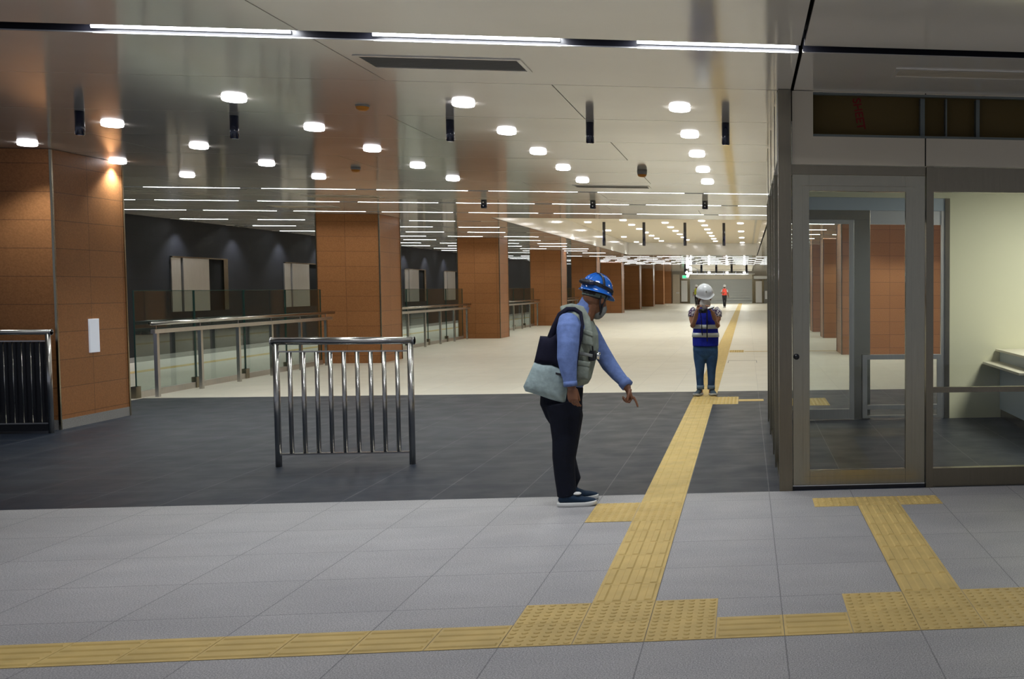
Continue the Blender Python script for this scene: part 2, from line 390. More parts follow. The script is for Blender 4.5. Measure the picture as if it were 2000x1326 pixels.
for i, y in enumerate(YFAR):
    linear(y, -10.9, 2.5, 'distant linear lamp row beyond the large coffer, %s from its far edge' % ORD[i], 'distant linear lamps', 1.2, 1.55, -10.9+(.4 if i % 2 else 0))
# ------------------------------------------------------------------ downlights
def downlight(x, y, z, label, group, power, cone=2.05, r=.085):
    t = thing('recessed_downlight', (x, y, z), label, 'downlight', group)
    rg, seg = [], 28
    for rr, zz in ((r+.008, -.0005), (r+.007, -.002), (r, -.0025), (r-.002, -.001)):
        rg.append([Vector((x+rr*math.cos(2*PI*j/seg), y+rr*math.sin(2*PI*j/seg), z+zz)) for j in range(seg)])
    MB().ring_tube(rg, False).build('trim_ring', 'white', t, True)
    MB().loft([((x, y, z-.0012), r-.001, r-.001), ((x, y, z-.018), r-.001, r-.001), ((x, y, z-.027), r-.006, r-.006), ((x, y, z-.032), r-.022, r-.022)], 28, False).build('diffuser', 'disc', t, False)
    light('lamp_light', 'SPOT', (x, y, z-.045), power, t, spot_size=cone, spot_blend=.55, shadow_soft_size=.07)
    return t
XC = [-6.10, -4.50, -2.82, -1.145, .52]; RY = [4.2, 5.72, 7.22, 8.77, 10.3]
cols_w = ['leftmost', 'second', 'third', 'fourth', 'rightmost']
for i, x in enumerate(XC):
    for j, y in enumerate(RY):
        if i == 0 and j < 2 or (i == 1 and j == 0): continue
        downlight(x, y, H, 'bright round downlight in the near grid, %s column, %s row from the camera' % (cols_w[i], ORD[j]), 'near grid of round downlights', P_DOWN)
cc = [(-3.74, 28.9, 4.8, 4, 'leftmost'), (-2.57, 27.8, 2.38, 7, 'second'), (-1.43, 28.9, 2.4, 6, 'third'), (-.28, 27.8, 2.36, 7, 'fourth'), (.86, 28.9, 4.8, 4, 'rightmost')]
for x in (-2.57, -.28):
    for j in range(3):
        downlight(x, 20.4+2.4*j, 3.5, 'downlight up inside the near end of the coffer, %s line, %s from the edge' % (('left', 'right')[x > -1], ORD[j]), 'downlights inside the near end of the large coffer', P_COFFER*1.3, r=.10)
for x, y0, dy, n, nm in cc:
    for j in range(n):
        downlight(x, y0+dy*j, 3.5, 'small distant downlight in the large cream coffer, %s line, %s from the camera' % (nm, ORD[j]), 'downlights in the large coffer', P_COFFER*(1.6 if n == 4 else 1), r=.10)
for i in range(12):
    y = 17.6+2.55*i
    t = thing('wall_washer', (-10.78, y, H), 'small ceiling spot grazing the dark left wall, %s along the wall' % ORD[i], 'spotlight', 'spots along the dark left wall')
    MB().cyl((-10.78, y, H-.012), (-10.78, y, H-.001), .04).build('housing', 'black', t)
    light('lamp_light', 'SPOT', (-10.78, y, H-.03), P_WALL, t, (.92, .95, 1), spot_size=1.8, spot_blend=.7, shadow_soft_size=.03)
for j, x in enumerate((-2.2, .6)):                          # the far coffer
    for i in range(4):
        downlight(x, 68+6*i, 3.5, 'tiny far downlight in the second coffer, %s line, %s from the camera' % (('left', 'right')[j], ORD[i]), 'downlights in the far coffer', 420, r=.12)
for i, (x, y) in enumerate(((3.8, 18.2), (4.9, 18.2), (3.9, 26.2))):
    downlight(x, y, H, 'round downlight in the right hall just before a terracotta column, %s of three' % ORD[i], 'downlights in the right hall', 70)
# ------------------------------------------------------------------ black cylinders under the ceiling
def can(x, y, z0, r, label, group, hole=False, z1=H):
    t = thing('ceiling_cylinder', (x, y, z1), label, 'ceiling fitting', group)
    MB().loft([((x, y, z1-.001), r, r), ((x, y, z0+.006), r, r), ((x, y, z0), r-.005, r-.005)], 24, False).build('housing', 'navy_gloss', t, True)
    MB().cyl((x, y, z0-.003), (x, y, z0+.001), r*.72).build('lens', 'chrome', t)
    if hole:
        for zz in (.3, .7): MB().cyl((x, y-r-.004, z0+(z1-z0)*zz), (x, y-r+.01, z0+(z1-z0)*zz), r*.22).build('indicator', 'white', t)
    return t
cyl = [(-4.382, 5.043, 2.758), (-3.233, 5.127, 2.762), (-1.486, 5.114, 2.770), (-.31, 5.101, 2.772), (.869, 4.972, 2.762)]
for i, (x, y, z) in enumerate(cyl):
    can(x, y, z, .034, 'short dark navy cylinder hanging under the near ceiling, %s of five from the left' % ORD[i], 'cylinders under the near ceiling')
for i, (x, y) in enumerate(((-3.27, 13.9), (-1.489, 13.757), (.36, 13.61))):
    can(x, y, 2.815, .048, 'small dark box-like cylinder between the lamp rows, %s of three from the left' % ORD[i], 'cylinders between the linear lamps', True)
for i, px in enumerate((1180, 1258, 1338, 1414)):
    p = at(px, 480, 29)
    can(p.x, 29, p.z, .045, 'long thin dark tube hanging from the cream coffer, %s of four from the left' % ORD[i], 'long tubes in the large coffer', z1=3.5)
for i, px in enumerate((1338, 1370, 1399, 1429, 1458)):
    p = at(px, 532, 67)
    can(p.x, 67, p.z, .07, 'distant dark hanging tube at the far coffer, %s of five from the left' % ORD[i], 'hanging tubes at the far coffer', z1=3.5 if p.x > -2.75 else H)
# smoke detectors
def detector(x, y, h, r, label):
    t = thing('smoke_detector', (x, y, H), label, 'smoke detector', None)
    MB().loft([((x, y, H-.001), r, r), ((x, y, H-h+.006), r*.98, r*.98), ((x, y, H-h), r*.9, r*.9)], 24, False).build('base', 'grey_plastic', t, True)
    MB().loft([((x, y, H-h+.002), r*.92, r*.92), ((x, y, H-h-.018), r*.8, r*.8), ((x, y, H-h-.03), r*.45, r*.45)], 24, False).build('cap', 'orange', t, True)
detector(-1.978, 4.45, .012, .055, 'flat orange smoke detector on the ceiling near the first downlights')
detector(-3.63, 9.1, .03, .055, 'orange-capped smoke detector above the second column')
detector(-.229, 8.95, .055, .06, 'grey cylinder smoke detector with orange base, right of centre on ceiling')
# ceiling vents
def vent(x0, x1, y0, y1, label, mt='louvre'):
    t = thing('air_vent', ((x0+x1)/2, (y0+y1)/2, H), label, 'air vent', 'air vents in the ceiling')
    b = .028
    MB().box(x0, x1, y0, y0+b, H-.006, H-.0005).box(x0, x1, y1-b, y1, H-.006, H-.0005).box(x0, x0+b, y0+b, y1-b, H-.006, H-.0005).box(x1-b, x1, y0+b, y1-b, H-.006, H-.0005).build('frame', 'ceiling', t)
    g = MB().box(x0+b, x1-b, y0+b, y1-b, H-.0012, H-.0005); n = int((y1-y0-2*b)/.02)
    for i in range(n): g.box(x0+b, x1-b, y0+b+i*.02, y0+b+i*.02+.008, H-.005, H-.001)
    g.build('louvres', mt, t)
vent(-1.38, -.37, 2.50, 2.89, 'wide grey air vent grille just behind the front lamp slot')
vent(2.03, 3.4, 2.45, 2.74, 'wide pale air vent over the glass room front, at the right', 'header')
vent(-1.40, -.33, 11.05, 11.40, 'thin-looking air vent at the far end of the downlight grid', 'louvre')
vent(-5.9, -4.75, 13.3, 13.7, 'air vent between lamp rows above the second column', 'header')
vent(-7.4, -6.3, 15.7, 16.1, 'air vent in the ceiling left of the second column', 'header')
# ------------------------------------------------------------------ dark left wall openings
def opening(y, label):
    t = thing('counter_window', (WL, y+1.23, 1.5), label, 'window', 'steel openings in the dark wall')
    x = WL
    B(x+.001, x+.012, y+1.58, y+2.25, .98, 2.14).build('dark_opening', 'black_matt', t)
    B(x+.001, x+.03, y, y+.38, .98, 2.14).build('side_panel', 'steel_light', t)
    B(x+.001, x+.04, y+.46, y+1.58, .98, 2.14).build('shutter_panel', 'steel_light', t)
    B(x+.001, x+.05, y+2.25, y+2.45, .98, 2.14).build('jamb', 'steel', t)
    B(x+.001, x+.05, y, y+2.45, 2.14, 2.17).build('lintel', 'steel_dark', t)
nm = ['nearest, right of the first column', 'second, just left of the second column', 'hidden behind the second column', 'third visible, between second and third columns', 'fourth visible, beside the third column', 'far, between third and fourth columns']
for i, y in enumerate((19.88, 25.47, 30.6, 35.5, 40.5, 60.0)):
    if i == 2: continue
    opening(y, 'half-open steel counter window in the dark wall, '+nm[i])
# ------------------------------------------------------------------ tactile paving
def bars(g, x0, y0, x1, y1, along, n=4, h=.006):
    "raised bars of one tile"
    if along == 'y':
        s = (x1-x0)/n
        for i in range(n):
            c = x0+s*(i+.5)
            g.add([(c-.022, y0+.012, .002), (c+.022, y0+.012, .002), (c+.022, y1-.012, .002), (c-.022, y1-.012, .002),
                   (c-.014, y0+.018, .002+h), (c+.014, y0+.018, .002+h), (c+.014, y1-.018, .002+h), (c-.014, y1-.018, .002+h)],
                  [(4, 5, 6, 7), (0, 1, 5, 4), (1, 2, 6, 5), (2, 3, 7, 6), (3, 0, 4, 7)])
    else:
        s = (y1-y0)/n
        for i in range(n):
            c = y0+s*(i+.5)
            g.add([(x0+.012, c-.018, .002), (x1-.012, c-.018, .002), (x1-.012, c+.018, .002), (x0+.012, c+.018, .002),
                   (x0+.018, c-.010, .002+h), (x1-.018, c-.010, .002+h), (x1-.018, c+.010, .002+h), (x0+.018, c+.010, .002+h)],
                  [(4, 5, 6, 7), (0, 1, 5, 4), (1, 2, 6, 5), (2, 3, 7, 6), (3, 0, 4, 7)])
def dots(g, x0, y0, x1, y1, n=6, h=.005):
    for i in range(n):
        for j in range(n):
            cx, cy = x0+(x1-x0)*(i+.5)/n, y0+(y1-y0)*(j+.5)/n; R = []
            for r, z in ((.0155, .002), (.012, .002+h*.8), (.007, .002+h)):
                R.append([Vector((cx+r*math.cos(q*PI/5), cy+r*math.sin(q*PI/5), z)) for q in range(10)])
            g.ring_tube(R)
def paving(name, tiles, label, group=None, h=.006):
    "tiles: (u, v, kind) in 0.3 m units; one continuous laid run"
    us = [t_[0] for t_ in tiles]; vs = [t_[1] for t_ in tiles]
    t = thing(name, ((min(us)+max(us)+1)*.15, (min(vs)+max(vs)+1)*.15, 0), label, 'tactile paving', group)
    for u, v, kd in tiles:
        x0, y0 = u*.3, v*.3; g = MB().box(x0+.0015, x0+.2985, y0+.0015, y0+.2985, .0005, .0024)
        if kd == 'd': dots(g, x0, y0, x0+.3, y0+.3)
        else: bars(g, x0, y0, x0+.3, y0+.3, kd, 4, h)
        g.build('tile', 'yellow', t)
paving('tactile_guide_strip', [(u, 0, 'x') for u in range(-16, 0)], 'yellow ribbed guide strip running off to the left edge in the foreground')
paving('tactile_warning_block', [(u, v, 'd') for u in range(3) for v in range(2)], 'yellow dotted paving block where the long strip meets the foreground strip')
paving('tactile_guide_strip', [(u, 0, 'x') for u in (3, 4)], 'two ribbed yellow tiles between the two foreground dotted blocks')
paving('tactile_warning_block', [(u, v, 'd') for u in range(5, 9) for v in range(2)], 'yellow dotted paving block at the lower right corner')
paving('tactile_guide_strip', [(1, v, 'y') for v in range(2, 8)], 'ribbed yellow strip from the foreground block to the dark stone edge')
paving('tactile_warning_block', [(u, v, 'd') for u in (0, 1) for v in (8, 9)], 'yellow dotted paving patch beside the shoes of the man in the blue helmet')
paving('tactile_guide_strip', [(6, v, 'y') for v in range(2, 9)], 'ribbed yellow strip leading to the steel door')
paving('tactile_warning_block', [(u, 9, 'd') for u in (5, 6, 7)], 'short dotted yellow row in front of the steel door')
def strip(name, x0, x1, y0, y1, label, n=4, step=.3, rib=True):
    t = thing(name, ((x0+x1)/2, (y0+y1)/2, 0), label, 'tactile paving')
    B(x0, x1, y0, y1, .0005, .0022).build('base_tiles', 'yellow', t); g = MB()
    if rib:
        y = y0
        while y < y1-.01:
            e = min(y+step, y1); bars(g, x0, y, x1, e, 'y', n, .004); y = e
        g.build('raised_relief', 'yellow', t)
paving('tactile_guide_strip', [(1, v, 'y') for v in range(10, 31)], 'ribbed yellow strip crossing the dark stone to the white-helmeted person', h=.0035)
t = thing('tactile_warning_block', (.62, 9.76, 0), 'dotted yellow patch beside the feet of the person in the white helmet', 'tactile paving')
MB().box(.302, .925, 9.302, 10.22, .0005, .0022).build('base_tiles', 'yellow', t)
g = MB()
for i in range(2):
    for j in range(3): dots(g, .31+.3*i, 9.31+.3*j, .61+.3*i, 9.61+.3*j)
g.build('raised_relief', 'yellow', t)
tag(B(.93, 1.26, 9.62, 9.87, .0005, .003).build('yellow_floor_line', 'yellow'), 'plain yellow line from the dotted patch towards the glass room', 'floor marking')
strip('tactile_guide_strip', .305, .62, 10.23, 95.9, 'long yellow guide strip running down the beige hall to the shutter', 4, 3)
t = thing('tactile_warning_block', (.8, 20.8, 0), 'small dotted yellow patch off the long strip, far behind the woman', 'tactile paving')
B(.63, .97, 20.35, 21.2, .0005, .0022).build('base_tiles', 'yellow', t)
g = MB(); dots(g, .64, 20.4, .96, 20.75); dots(g, .64, 20.8, .96, 21.15); g.build('raised_relief', 'yellow', t)
tag(B(.98, 5.5, 20.6, 20.75, .0005, .003).build('yellow_floor_line', 'yellow'), 'thin yellow line across the beige floor far behind the woman', 'floor marking')
paving('tactile_warning_block', [(u, v, 'd') for u in (5, 6) for v in (30, 31, 32)], 'dotted yellow patch seen through the glazed door of the room')
tag(B(-9.85, -9.60, 11.5, 60, .0005, .003).build('yellow_floor_line', 'yellow'), 'yellow line along the floor of the left aisle behind the glass railing', 'floor marking')
t = thing('floor_hatch', (.95, 17.5, 0), 'thin square hatch outline in the beige floor right of the long strip', 'floor hatch')
MB().box(.66, 1.24, 17.55, 17.57, .0002, .002).box(.66, .672, 16.9, 17.57, .0002, .002).box(1.228, 1.24, 16.9, 17.57, .0002, .002).build('edge', 'black', t)
# ------------------------------------------------------------------ steel barriers
def tube(g, p, q, r, seg=16): g.cyl(Vector(p), Vector(q), r, seg=seg)
def barrier(x0, x1, y, h, nb, label, rtop=.031, panel=False, rb=.018):
    t = thing('steel_barrier', ((x0+x1)/2, y, 0), label, 'barrier')
    for x in (x0+.025, x1-.025):
        g = MB(); tube(g, (x, y, 0), (x, y, h-.02), .025, 20); p = g.build('post', 'steel_tube', t, True)
    g = MB(); tube(g, (x0-.012, y, h-rtop), (x1+.012, y, h-rtop), rtop, 24)
    top = g.build('top_rail', 'steel_tube', t, True)
    for x in (x0-.012, x1+.004): g = MB(); tube(g, (x, y, h-rtop), (x+.008, y, h-rtop), rtop+.004, 24); g.build('end_cap', 'chrome', t, True)
    MB().box(x0+.045, x1-.045, y-.012, y+.012, h-.125, h-.113).build('upper_rail', 'steel_tube', t)
    MB().box(x0+.045, x1-.045, y-.015, y+.015, .098, .112).build('lower_rail', 'steel_tube', t)
    for i in range(nb):
        x = x0+.025+(x1-x0-.05)*(i+1)/(nb+1)
        g = MB(); tube(g, (x, y, .11), (x, y, h-.124), rb, 12); g.build('baluster', 'steel_tube', t, True)
    if panel: MB().box(x0+.05, x1-.05, y+.03, y+.04, .02, h-.13).build('dark_backing_panel', 'black', t)
    return t
barrier(-2.895, -1.772, 4.92, 1.09, 9, 'free-standing stainless steel barrier with nine balusters on the dark floor')
barrier(-7.9, -6.075, 7.42, 1.075, 20, 'steel barrier with dark backing in front of the nearest terracotta column', .028, True, .006)
# glass balustrades between the columns
def balustrade(y0, y1, n, label, npost):
    t = thing('glass_balustrade', (-7.05, (y0+y1)/2, 0), label, 'balustrade', 'glass balustrades between the columns')
    L = (y1-y0)/n
    for i in range(n):
        a, b2 = y0+L*i+.01, y0+L*(i+1)-.01
        pn = B(-7.20, -7.186, a, b2, .09, 1.46).build('glass_panel', 'glass_rail', t)
        e = MB().box(-7.202, -7.184, a-.004, a+.004, .09, 1.46).box(-7.202, -7.184, b2-.004, b2+.004, .09, 1.46).box(-7.202, -7.184, a, b2, 1.456, 1.464)
        e.build('glass_edge', 'glass_edge', t)
        B(-7.23, -7.16, a-.07, a+.05, 0, .16).build('clamp', 'steel_dark', t)
    B(-7.215, -7.17, y0, y1, 0, .085).build('base_rail', 'steel_light', t)
    for i in range(npost):
        y = y0+.18+(y1-y0-.45)*i/(npost-1)
        B(-7.03, -6.985, y-.03, y+.03, 0, .93).build('post', 'steel_tube', t)
        MB().cyl((-7.007, y, .93), (-7.007, y, .99), .008, seg=8).build('rail_bracket', 'steel_tube', t)
        B(-7.19, -7.03, y-.012, y+.012, .86, .90).build('glass_bracket', 'steel_dark', t)
    MB().cyl((-7.007, y0+.05, 1.01), (-7.007, y1+.15, 1.01), .027, seg=16).build('handrail', 'steel_tube', t, True)
    B(-7.035, -6.98, y0+.1, y1, .875, .93).build('mid_rail', 'steel_light', t)
balustrade(11.05, 17.45, 4, 'glass balustrade with steel handrail between the first and second columns', 6)
balustrade(19.3, 27.9, 5, 'glass balustrade with steel handrail between the second and third columns', 7)
balustrade(29.4, 38.4, 5, 'glass balustrade with steel handrail between the third and fourth columns', 7)
balustrade(40.0, 48.3, 5, 'glass balustrade with steel handrail beyond the fourth column', 7)
# ------------------------------------------------------------------ glass room at the right
FY = 3.33
t = thing('trim_4', (1.32, FY, 0), 'brushed steel corner post of the glass room', 'post'); del t['category']; struct(t)
B(1.278, 1.374, FY-.03, FY+.07, 0, H-.004).build('corner_post', 'steel_dark', t)
# header with the unfinished opening
h = MB().box(1.382, 9, FY, FY+.02, 2.415, 2.622).box(1.382, 1.536, FY, FY+.02, 2.622, H-.004).box(1.536, 9, FY, FY+.02, 2.945, H-.001)
hd = thing('wall_front', (3, FY, 2.4), 'beige metal header panel over the glass room front', 'wall'); del hd['category']; struct(hd)
h.build('header_panel', 'header', hd)
MB().box(2.369, 2.378, FY-.002, FY+.001, 2.415, 2.622).box(2.369, 2.378, FY-.002, FY+.001, 2.945, H-.002).build('panel_joint', 'black_matt', hd)
B(1.536, 9, FY+.16, FY+.18, 2.60, H).build('brown_board', 'board', hd)
MB().box(1.536, 9, FY+.02, FY+.16, 2.622, 2.628).box(1.536, 9, FY+.005, FY+.03, 2.622, 2.640).build('lower_track', 'zinc', hd)
g = MB().box(1.536, 9, FY+.01, FY+.05, 2.930, 2.946)
for x in (1.58, 1.86, 2.02, 2.30, 2.50, 2.80, 3.1): g.box(x, x+.03, FY+.004, FY+.02, 2.936, 2.947)
g.build('upper_track', 'zinc', hd)
for x, w2 in ((2.348, .034), (2.540, .012), (2.775, .028), (3.3, .03)): B(x, x+w2, FY+.08, FY+.15, 2.63, 2.93).build('stud', 'zinc', hd)
for txt, px_, z_, s_ in (('SHEET', 1.873, 2.905, .085), ('GYPSUM', 1.845, 2.88, .038), ('BOARD', 1.925, 2.90, .038)):
    if txt != 'SHEET': continue
    cu = bpy.data.curves.new('stencil_lettering', 'FONT'); cu.body = txt; cu.size = s_; cu.extrude = .0005; cu.offset = .0022
    o = bpy.data.objects.new('stencil_lettering', cu); C.objects.link(o); cu.materials.append(M['red_ink']); o.parent = hd
    o.location = Vector((px_-.03, FY+.158, z_+.025))-Vector(hd['_base']); o.rotation_euler = (PI/2, math.radians(80), 0)
struct(B(1.30, 9, FY+.2, 7.5, 2.74, 2.76).build('ceiling', 'white'))
# glazed steel door
d = thing('door_1', (1.87, FY, 0), 'brushed steel framed glass door of the room', 'door'); del d['category']; struct(d)
MB().box(1.376, 2.378, FY+.012, FY+.06, 2.345, 2.412).build('head_frame', 'steel_dark', d)
y0, y1 = FY, FY+.045
MB().box(1.380, 1.505, y0, y1, .035, 2.343).box(2.226, 2.372, y0, y1, .035, 2.343).box(1.505, 2.226, y0, y1, .035, .145).box(1.505, 2.226, y0, y1, 2.222, 2.343).build('leaf_frame', 'steel', d, bevel=.002)
MB().box(1.455, 1.505, y0-.006, y0, .10, 2.262).box(2.226, 2.272, y0-.006, y0, .10, 2.262).box(1.505, 2.226, y0-.006, y0, .10, .145).box(1.505, 2.226, y0-.006, y0, 2.222, 2.262).build('glazing_bead', 'steel', d, bevel=.002)
B(1.500, 2.230, FY+.02, FY+.028, .14, 2.226).build('glass_pane', 'glass', d)
MB().cyl((1.407, FY-.004, .998), (1.407, FY-.012, .998), .022, seg=20).build('lock_escutcheon', 'black', d, True)
B(1.376, 2.376, FY+.004, FY+.05, .0, .026).build('threshold', 'black', d); B(1.380, 2.372, FY+.001, FY+.02, .028, .034).build('threshold_strip', 'alu', d)
t = thing('trim_5', (2.405, FY, 0), 'steel post between the door and the front window', 'post'); del t['category']; struct(t)
B(2.380, 2.434, FY-.02, FY+.07, 0, 2.411).build('post', 'steel_dark', t)
wn = thing('window_1', (5, FY, 0), 'large front window of the glass room', 'window'); del wn['category']; struct(wn)
B(2.436, 9, FY+.005, FY+.07, 2.228, 2.412).build('window_head', 'steel_dark', wn)
B(2.436, 9, FY+.0, FY+.07, 0, .141).build('kick_rail', 'steel_dark', wn)
B(2.436, 9, FY+.0, FY+.05, .717, .757).build('mid_rail', 'steel_dark', wn)
B(2.436, 9, FY+.055, FY+.063, .138, 2.23).build('glass_pane', 'glass', wn)
# left side wall of the room, seen edge on
sw = thing('window_2', (1.32, 5.4, 0), 'glass side wall of the room with steel mullions', 'window'); del sw['category']; struct(sw)
for y in (4.36, 5.06, 6.38, 7.44): B(1.272, 1.372, y, y+.045, 0, 2.44).build('mullion', 'steel', sw)
for a, b2 in ((3.41, 4.35), (4.41, 5.05), (5.11, 6.37), (6.43, 7.43)): B(1.318, 1.326, a, b2, .10, 2.44).build('glass_pane', 'glass', sw)
B(1.285, 1.365, 3.41, 7.44, 0, .05).build('sill', 'steel_dark', sw)
B(1.272, 1.372, 3.41, 7.5, 2.44, H-.004).build('side_header', 'fascia', sw)
for y in (4.0, 5.3, 6.6): B(1.268, 1.273, y, y+.008, 2.44, H-.01).build('header_joint', 'black', sw)
# rear wall of the room
RYY = 7.5
rw = thing('window_3', (2.4, RYY, 0), 'steel framed rear glazing of the room', 'window'); del rw['category']; struct(rw)
B(1.376, 3.30, RYY, RYY+.08, 2.385, 2.528).build('white_band', 'blue_panel', rw)
MB().box(1.376, 2.44, RYY, RYY+.06, 2.275, 2.384).box(2.255, 2.44, RYY, RYY+.06, 0, 2.275).build('frame', 'steel', rw, bevel=.002)
MB().box(1.376, 1.43, RYY-.02, RYY+.02, 0.01, 2.274).box(2.20, 2.254, RYY-.02, RYY+.02, 0.01, 2.274).box(1.43, 2.20, RYY-.02, RYY+.02, .01, .125).box(1.43, 2.20, RYY-.02, RYY+.02, 2.228, 2.274).build('door_frame', 'steel_light', rw, bevel=.002)
B(1.43, 2.20, RYY-.004, RYY+.004, .12, 2.23).build('glass_pane', 'glass', rw)
B(2.441, 3.30, RYY+.02, RYY+.06, 2.228, 2.384).build('roller_box', 'alu', rw)
B(3.262, 3.30, RYY, RYY+.05, 0, 2.384).build('guide_rail', 'steel_light', rw)
B(3.302, 3.358, RYY-.02, RYY+.06, 0, 2.528).build('jamb', 'steel_dark', rw)
gt = thing('low_gate', (2.83, RYY-.06, 0), 'low steel framed glass gate at the rear opening of the glass room', 'gate')
MB().box(2.345, 2.40, RYY-.06, RYY-.02, .02, .745).box(3.205, 3.258, RYY-.06, RYY-.02, .02, .745).box(2.40, 3.205, RYY-.06, RYY-.02, .69, .745).box(2.40, 3.205, RYY-.06, RYY-.02, .12, .17).box(2.40, 3.205, RYY-.06, RYY-.02, .02, .05).build('frame', 'steel_light', gt, bevel=.002)
B(2.40, 3.205, RYY-.044, RYY-.036, .05, .69).build('glass_panel', 'glass', gt)
struct(B(3.36, 9, RYY, RYY+.1, 0, 2.9).build('wall_back', 'office_wall'))
struct(B(1.376, 3.36, RYY+.001, RYY+.08, 2.53, 2.9).build('wall_back', 'office_wall'))
ct = thing('ticket_counter', (4.2, 6.6, 0), 'cream two-level counter on a pale blue base inside the glass room', 'counter')
B(3.955, 4.55, 5.2, 7.49, .10, .775).build('base_panel', 'blue_panel', ct)
B(3.965, 4.54, 5.2, 7.48, 0, .10).build('kick_plate', 'steel_dark', ct)
B(3.75, 4.40, 5.83, 7.48, .625, .655).build('lower_shelf', 'counter', ct, bevel=.006)
B(3.90, 4.60, 5.1, 7.48, .775, .80).build('upper_shelf', 'counter', ct, bevel=.005)
t = thing('office_ceiling_lamp', (4.9, 5.6, 2.74), 'square lamp on the ceiling of the glass room, out of view', 'ceiling light')
B(4.4, 5.4, 5.2, 6.0, 2.72, 2.738).build('housing', 'white', t); B(4.44, 5.36, 5.24, 5.96, 2.716, 2.7195).build('diffuser', 'line', t)
light('lamp_light', 'AREA', (4.9, 5.6, 2.71), 66, t, (1, .99, .9), shape='RECTANGLE', size=.9, size_y=.7)
# ------------------------------------------------------------------ far end of the hall
EY = 96.2
def farbox(name, m, px0, px1, py0, py1, parent, dy=0, Y=EY, th=.08):
    a, b2 = at(px0, py1, Y), at(px1, py0, Y)
    return B(a.x, b2.x, Y+dy, Y+dy+th, max(a.z, 0.0), b2.z).build(name, m, parent)
t = thing('roller_shutter', (-1, EY, 0), 'pale grey ribbed roller shutter closing the far end of the hall', 'shutter')
a, b2 = at(1348, 594, EY), at(1469, 536, EY)
n = 18; g = MB()
for i in range(n):
    z0 = (b2.z-.45)*i/n; z1 = (b2.z-.45)*(i+1)/n
    g.box(a.x, b2.x, EY+(.07 if i % 2 else 0), EY+.10, z0, z1)
g.build('curtain', 'shutter', t); B(a.x, b2.x, EY-.08, EY+.1, b2.z-.45, b2.z+.05).build('shutter_box', 'header', t)
B(a.x-.12, a.x, EY-.05, EY+.1, 0, b2.z+.1).build('guide_rail', 'steel_dark', t); B(b2.x, b2.x+.14, EY-.05, EY+.1, 0, b2.z+.1).build('guide_rail', 'steel_dark', t)
t = thing('lighting_truss', (-1, 92.5, 2.7), 'horizontal white pipe run with small bright lamps in front of the shutter', 'pipe')
a, b2 = at(1343, 535, 91.5), at(1474, 535, 91.5)
MB().cyl((a.x, 91.5, a.z), (b2.x, 91.5, a.z), .035).build('pipe', 'white', t, True)
for px in (1349, 1385, 1420, 1454): p = at(px, 532, 91.4); MB().ball(p, (.13, .06, .07)).build('lamp', 'disc', t, True); light('lamp_light', 'POINT', (p.x, 91.2, p.z-.1), 75, t, shadow_soft_size=.1)
for px in (1362, 1377, 1398, 1413, 1437, 1461): p = at(px, 535, 91.5); MB().cyl((p.x, 91.5, p.z-.12), (p.x, 91.5, H+.0), .03).build('hanger', 'black', t)
t = thing('glazed_doorway', (-4.6, EY, 0), 'brown framed doorway with a bright white pane left of the far shutter', 'door')
farbox('frame', 'steel_dark', 1328.6, 1345.2, 543, 592, t, -.1); farbox('lit_pane', 'white', 1331, 1342.5, 548, 589, t, -.14, th=.03)
t = thing('door_panel', (-5.6, EY, 0), 'plain olive grey door panel between the last column and the far doorway', 'door')
farbox('panel', 'header', 1314, 1327.8, 536, 593, t, -.1); farbox('door_bar', 'alu', 1321, 1327, 571, 573, t, -.2, th=.05)
t = thing('glass_screen', (2.1, EY, 0), 'pale green glass screen in a brown frame right of the far shutter', 'glass screen')
farbox('frame', 'steel_dark', 1472.6, 1492, 546, 593, t, -.1); farbox('pane', 'mask', 1476, 1488, 549, 591, t, -.14, th=.03)
t = thing('white_soffit_beam', (2.4, EY-1, 2.3), 'white beam above the glass screen at the far right end', 'beam')
farbox('beam', 'white', 1472, 1499, 539, 545, t, -.4)
t = thing('vending_unit', (2.9, EY, 0), 'tall dark grey cabinet with a pale panel at the far right end', 'cabinet')
farbox('body', 'louvre', 1492.5, 1500, 547, 593, t, -.6, th=.5); farbox('front_panel', 'white', 1494, 1498, 568, 584, t, -.63, th=.03)
t = thing('exit_sign', (-3.6, 85, 2.3), 'small green lit exit sign hanging in front of the far doorway', 'exit sign')
farbox('housing', 'white', 1332, 1345, 537, 544.5, t, 0, 85); farbox('green_face', 'green', 1333, 1340.5, 538, 543, t, -.02, 85, .02)
p = at(1338, 538, 85); MB().cyl((p.x, 85.03, p.z), (p.x, 85.03, H), .02).build('hanger', 'black', t)
t = thing('ceiling_lamp_cluster', (-3.2, 84, 2.5), 'cluster of very bright round lamps beside the far exit sign', 'lamp')
for px, py in ((1341, 532), (1344, 535.5), (1343, 539)): p = at(px, py, 83); MB().ball(p, .11).build('lamp', 'disc', t, True)
p = at(1341, 528, 83); MB().cyl((p.x, 83, p.z), (p.x, 83, H-.01 if p.z < H else p.z+.3), .03).build('stem', 'black', t)
t = thing('hanging_sign', (-2, 58, 2.8), 'small dark slatted sign hanging under the far ceiling', 'sign')
a, b2 = at(1352, 516, 58), at(1359, 508, 58); g = MB()
for i in range(4): x = a.x+(b2.x-a.x)*i/4; g.box(x, x+(b2.x-a.x)*.16, 58, 58.05, a.z, H-.002)
g.build('slats', 'black', t); B(a.x, b2.x, 58, 58.04, a.z, a.z+.04).build('lower_edge', 'black', t)
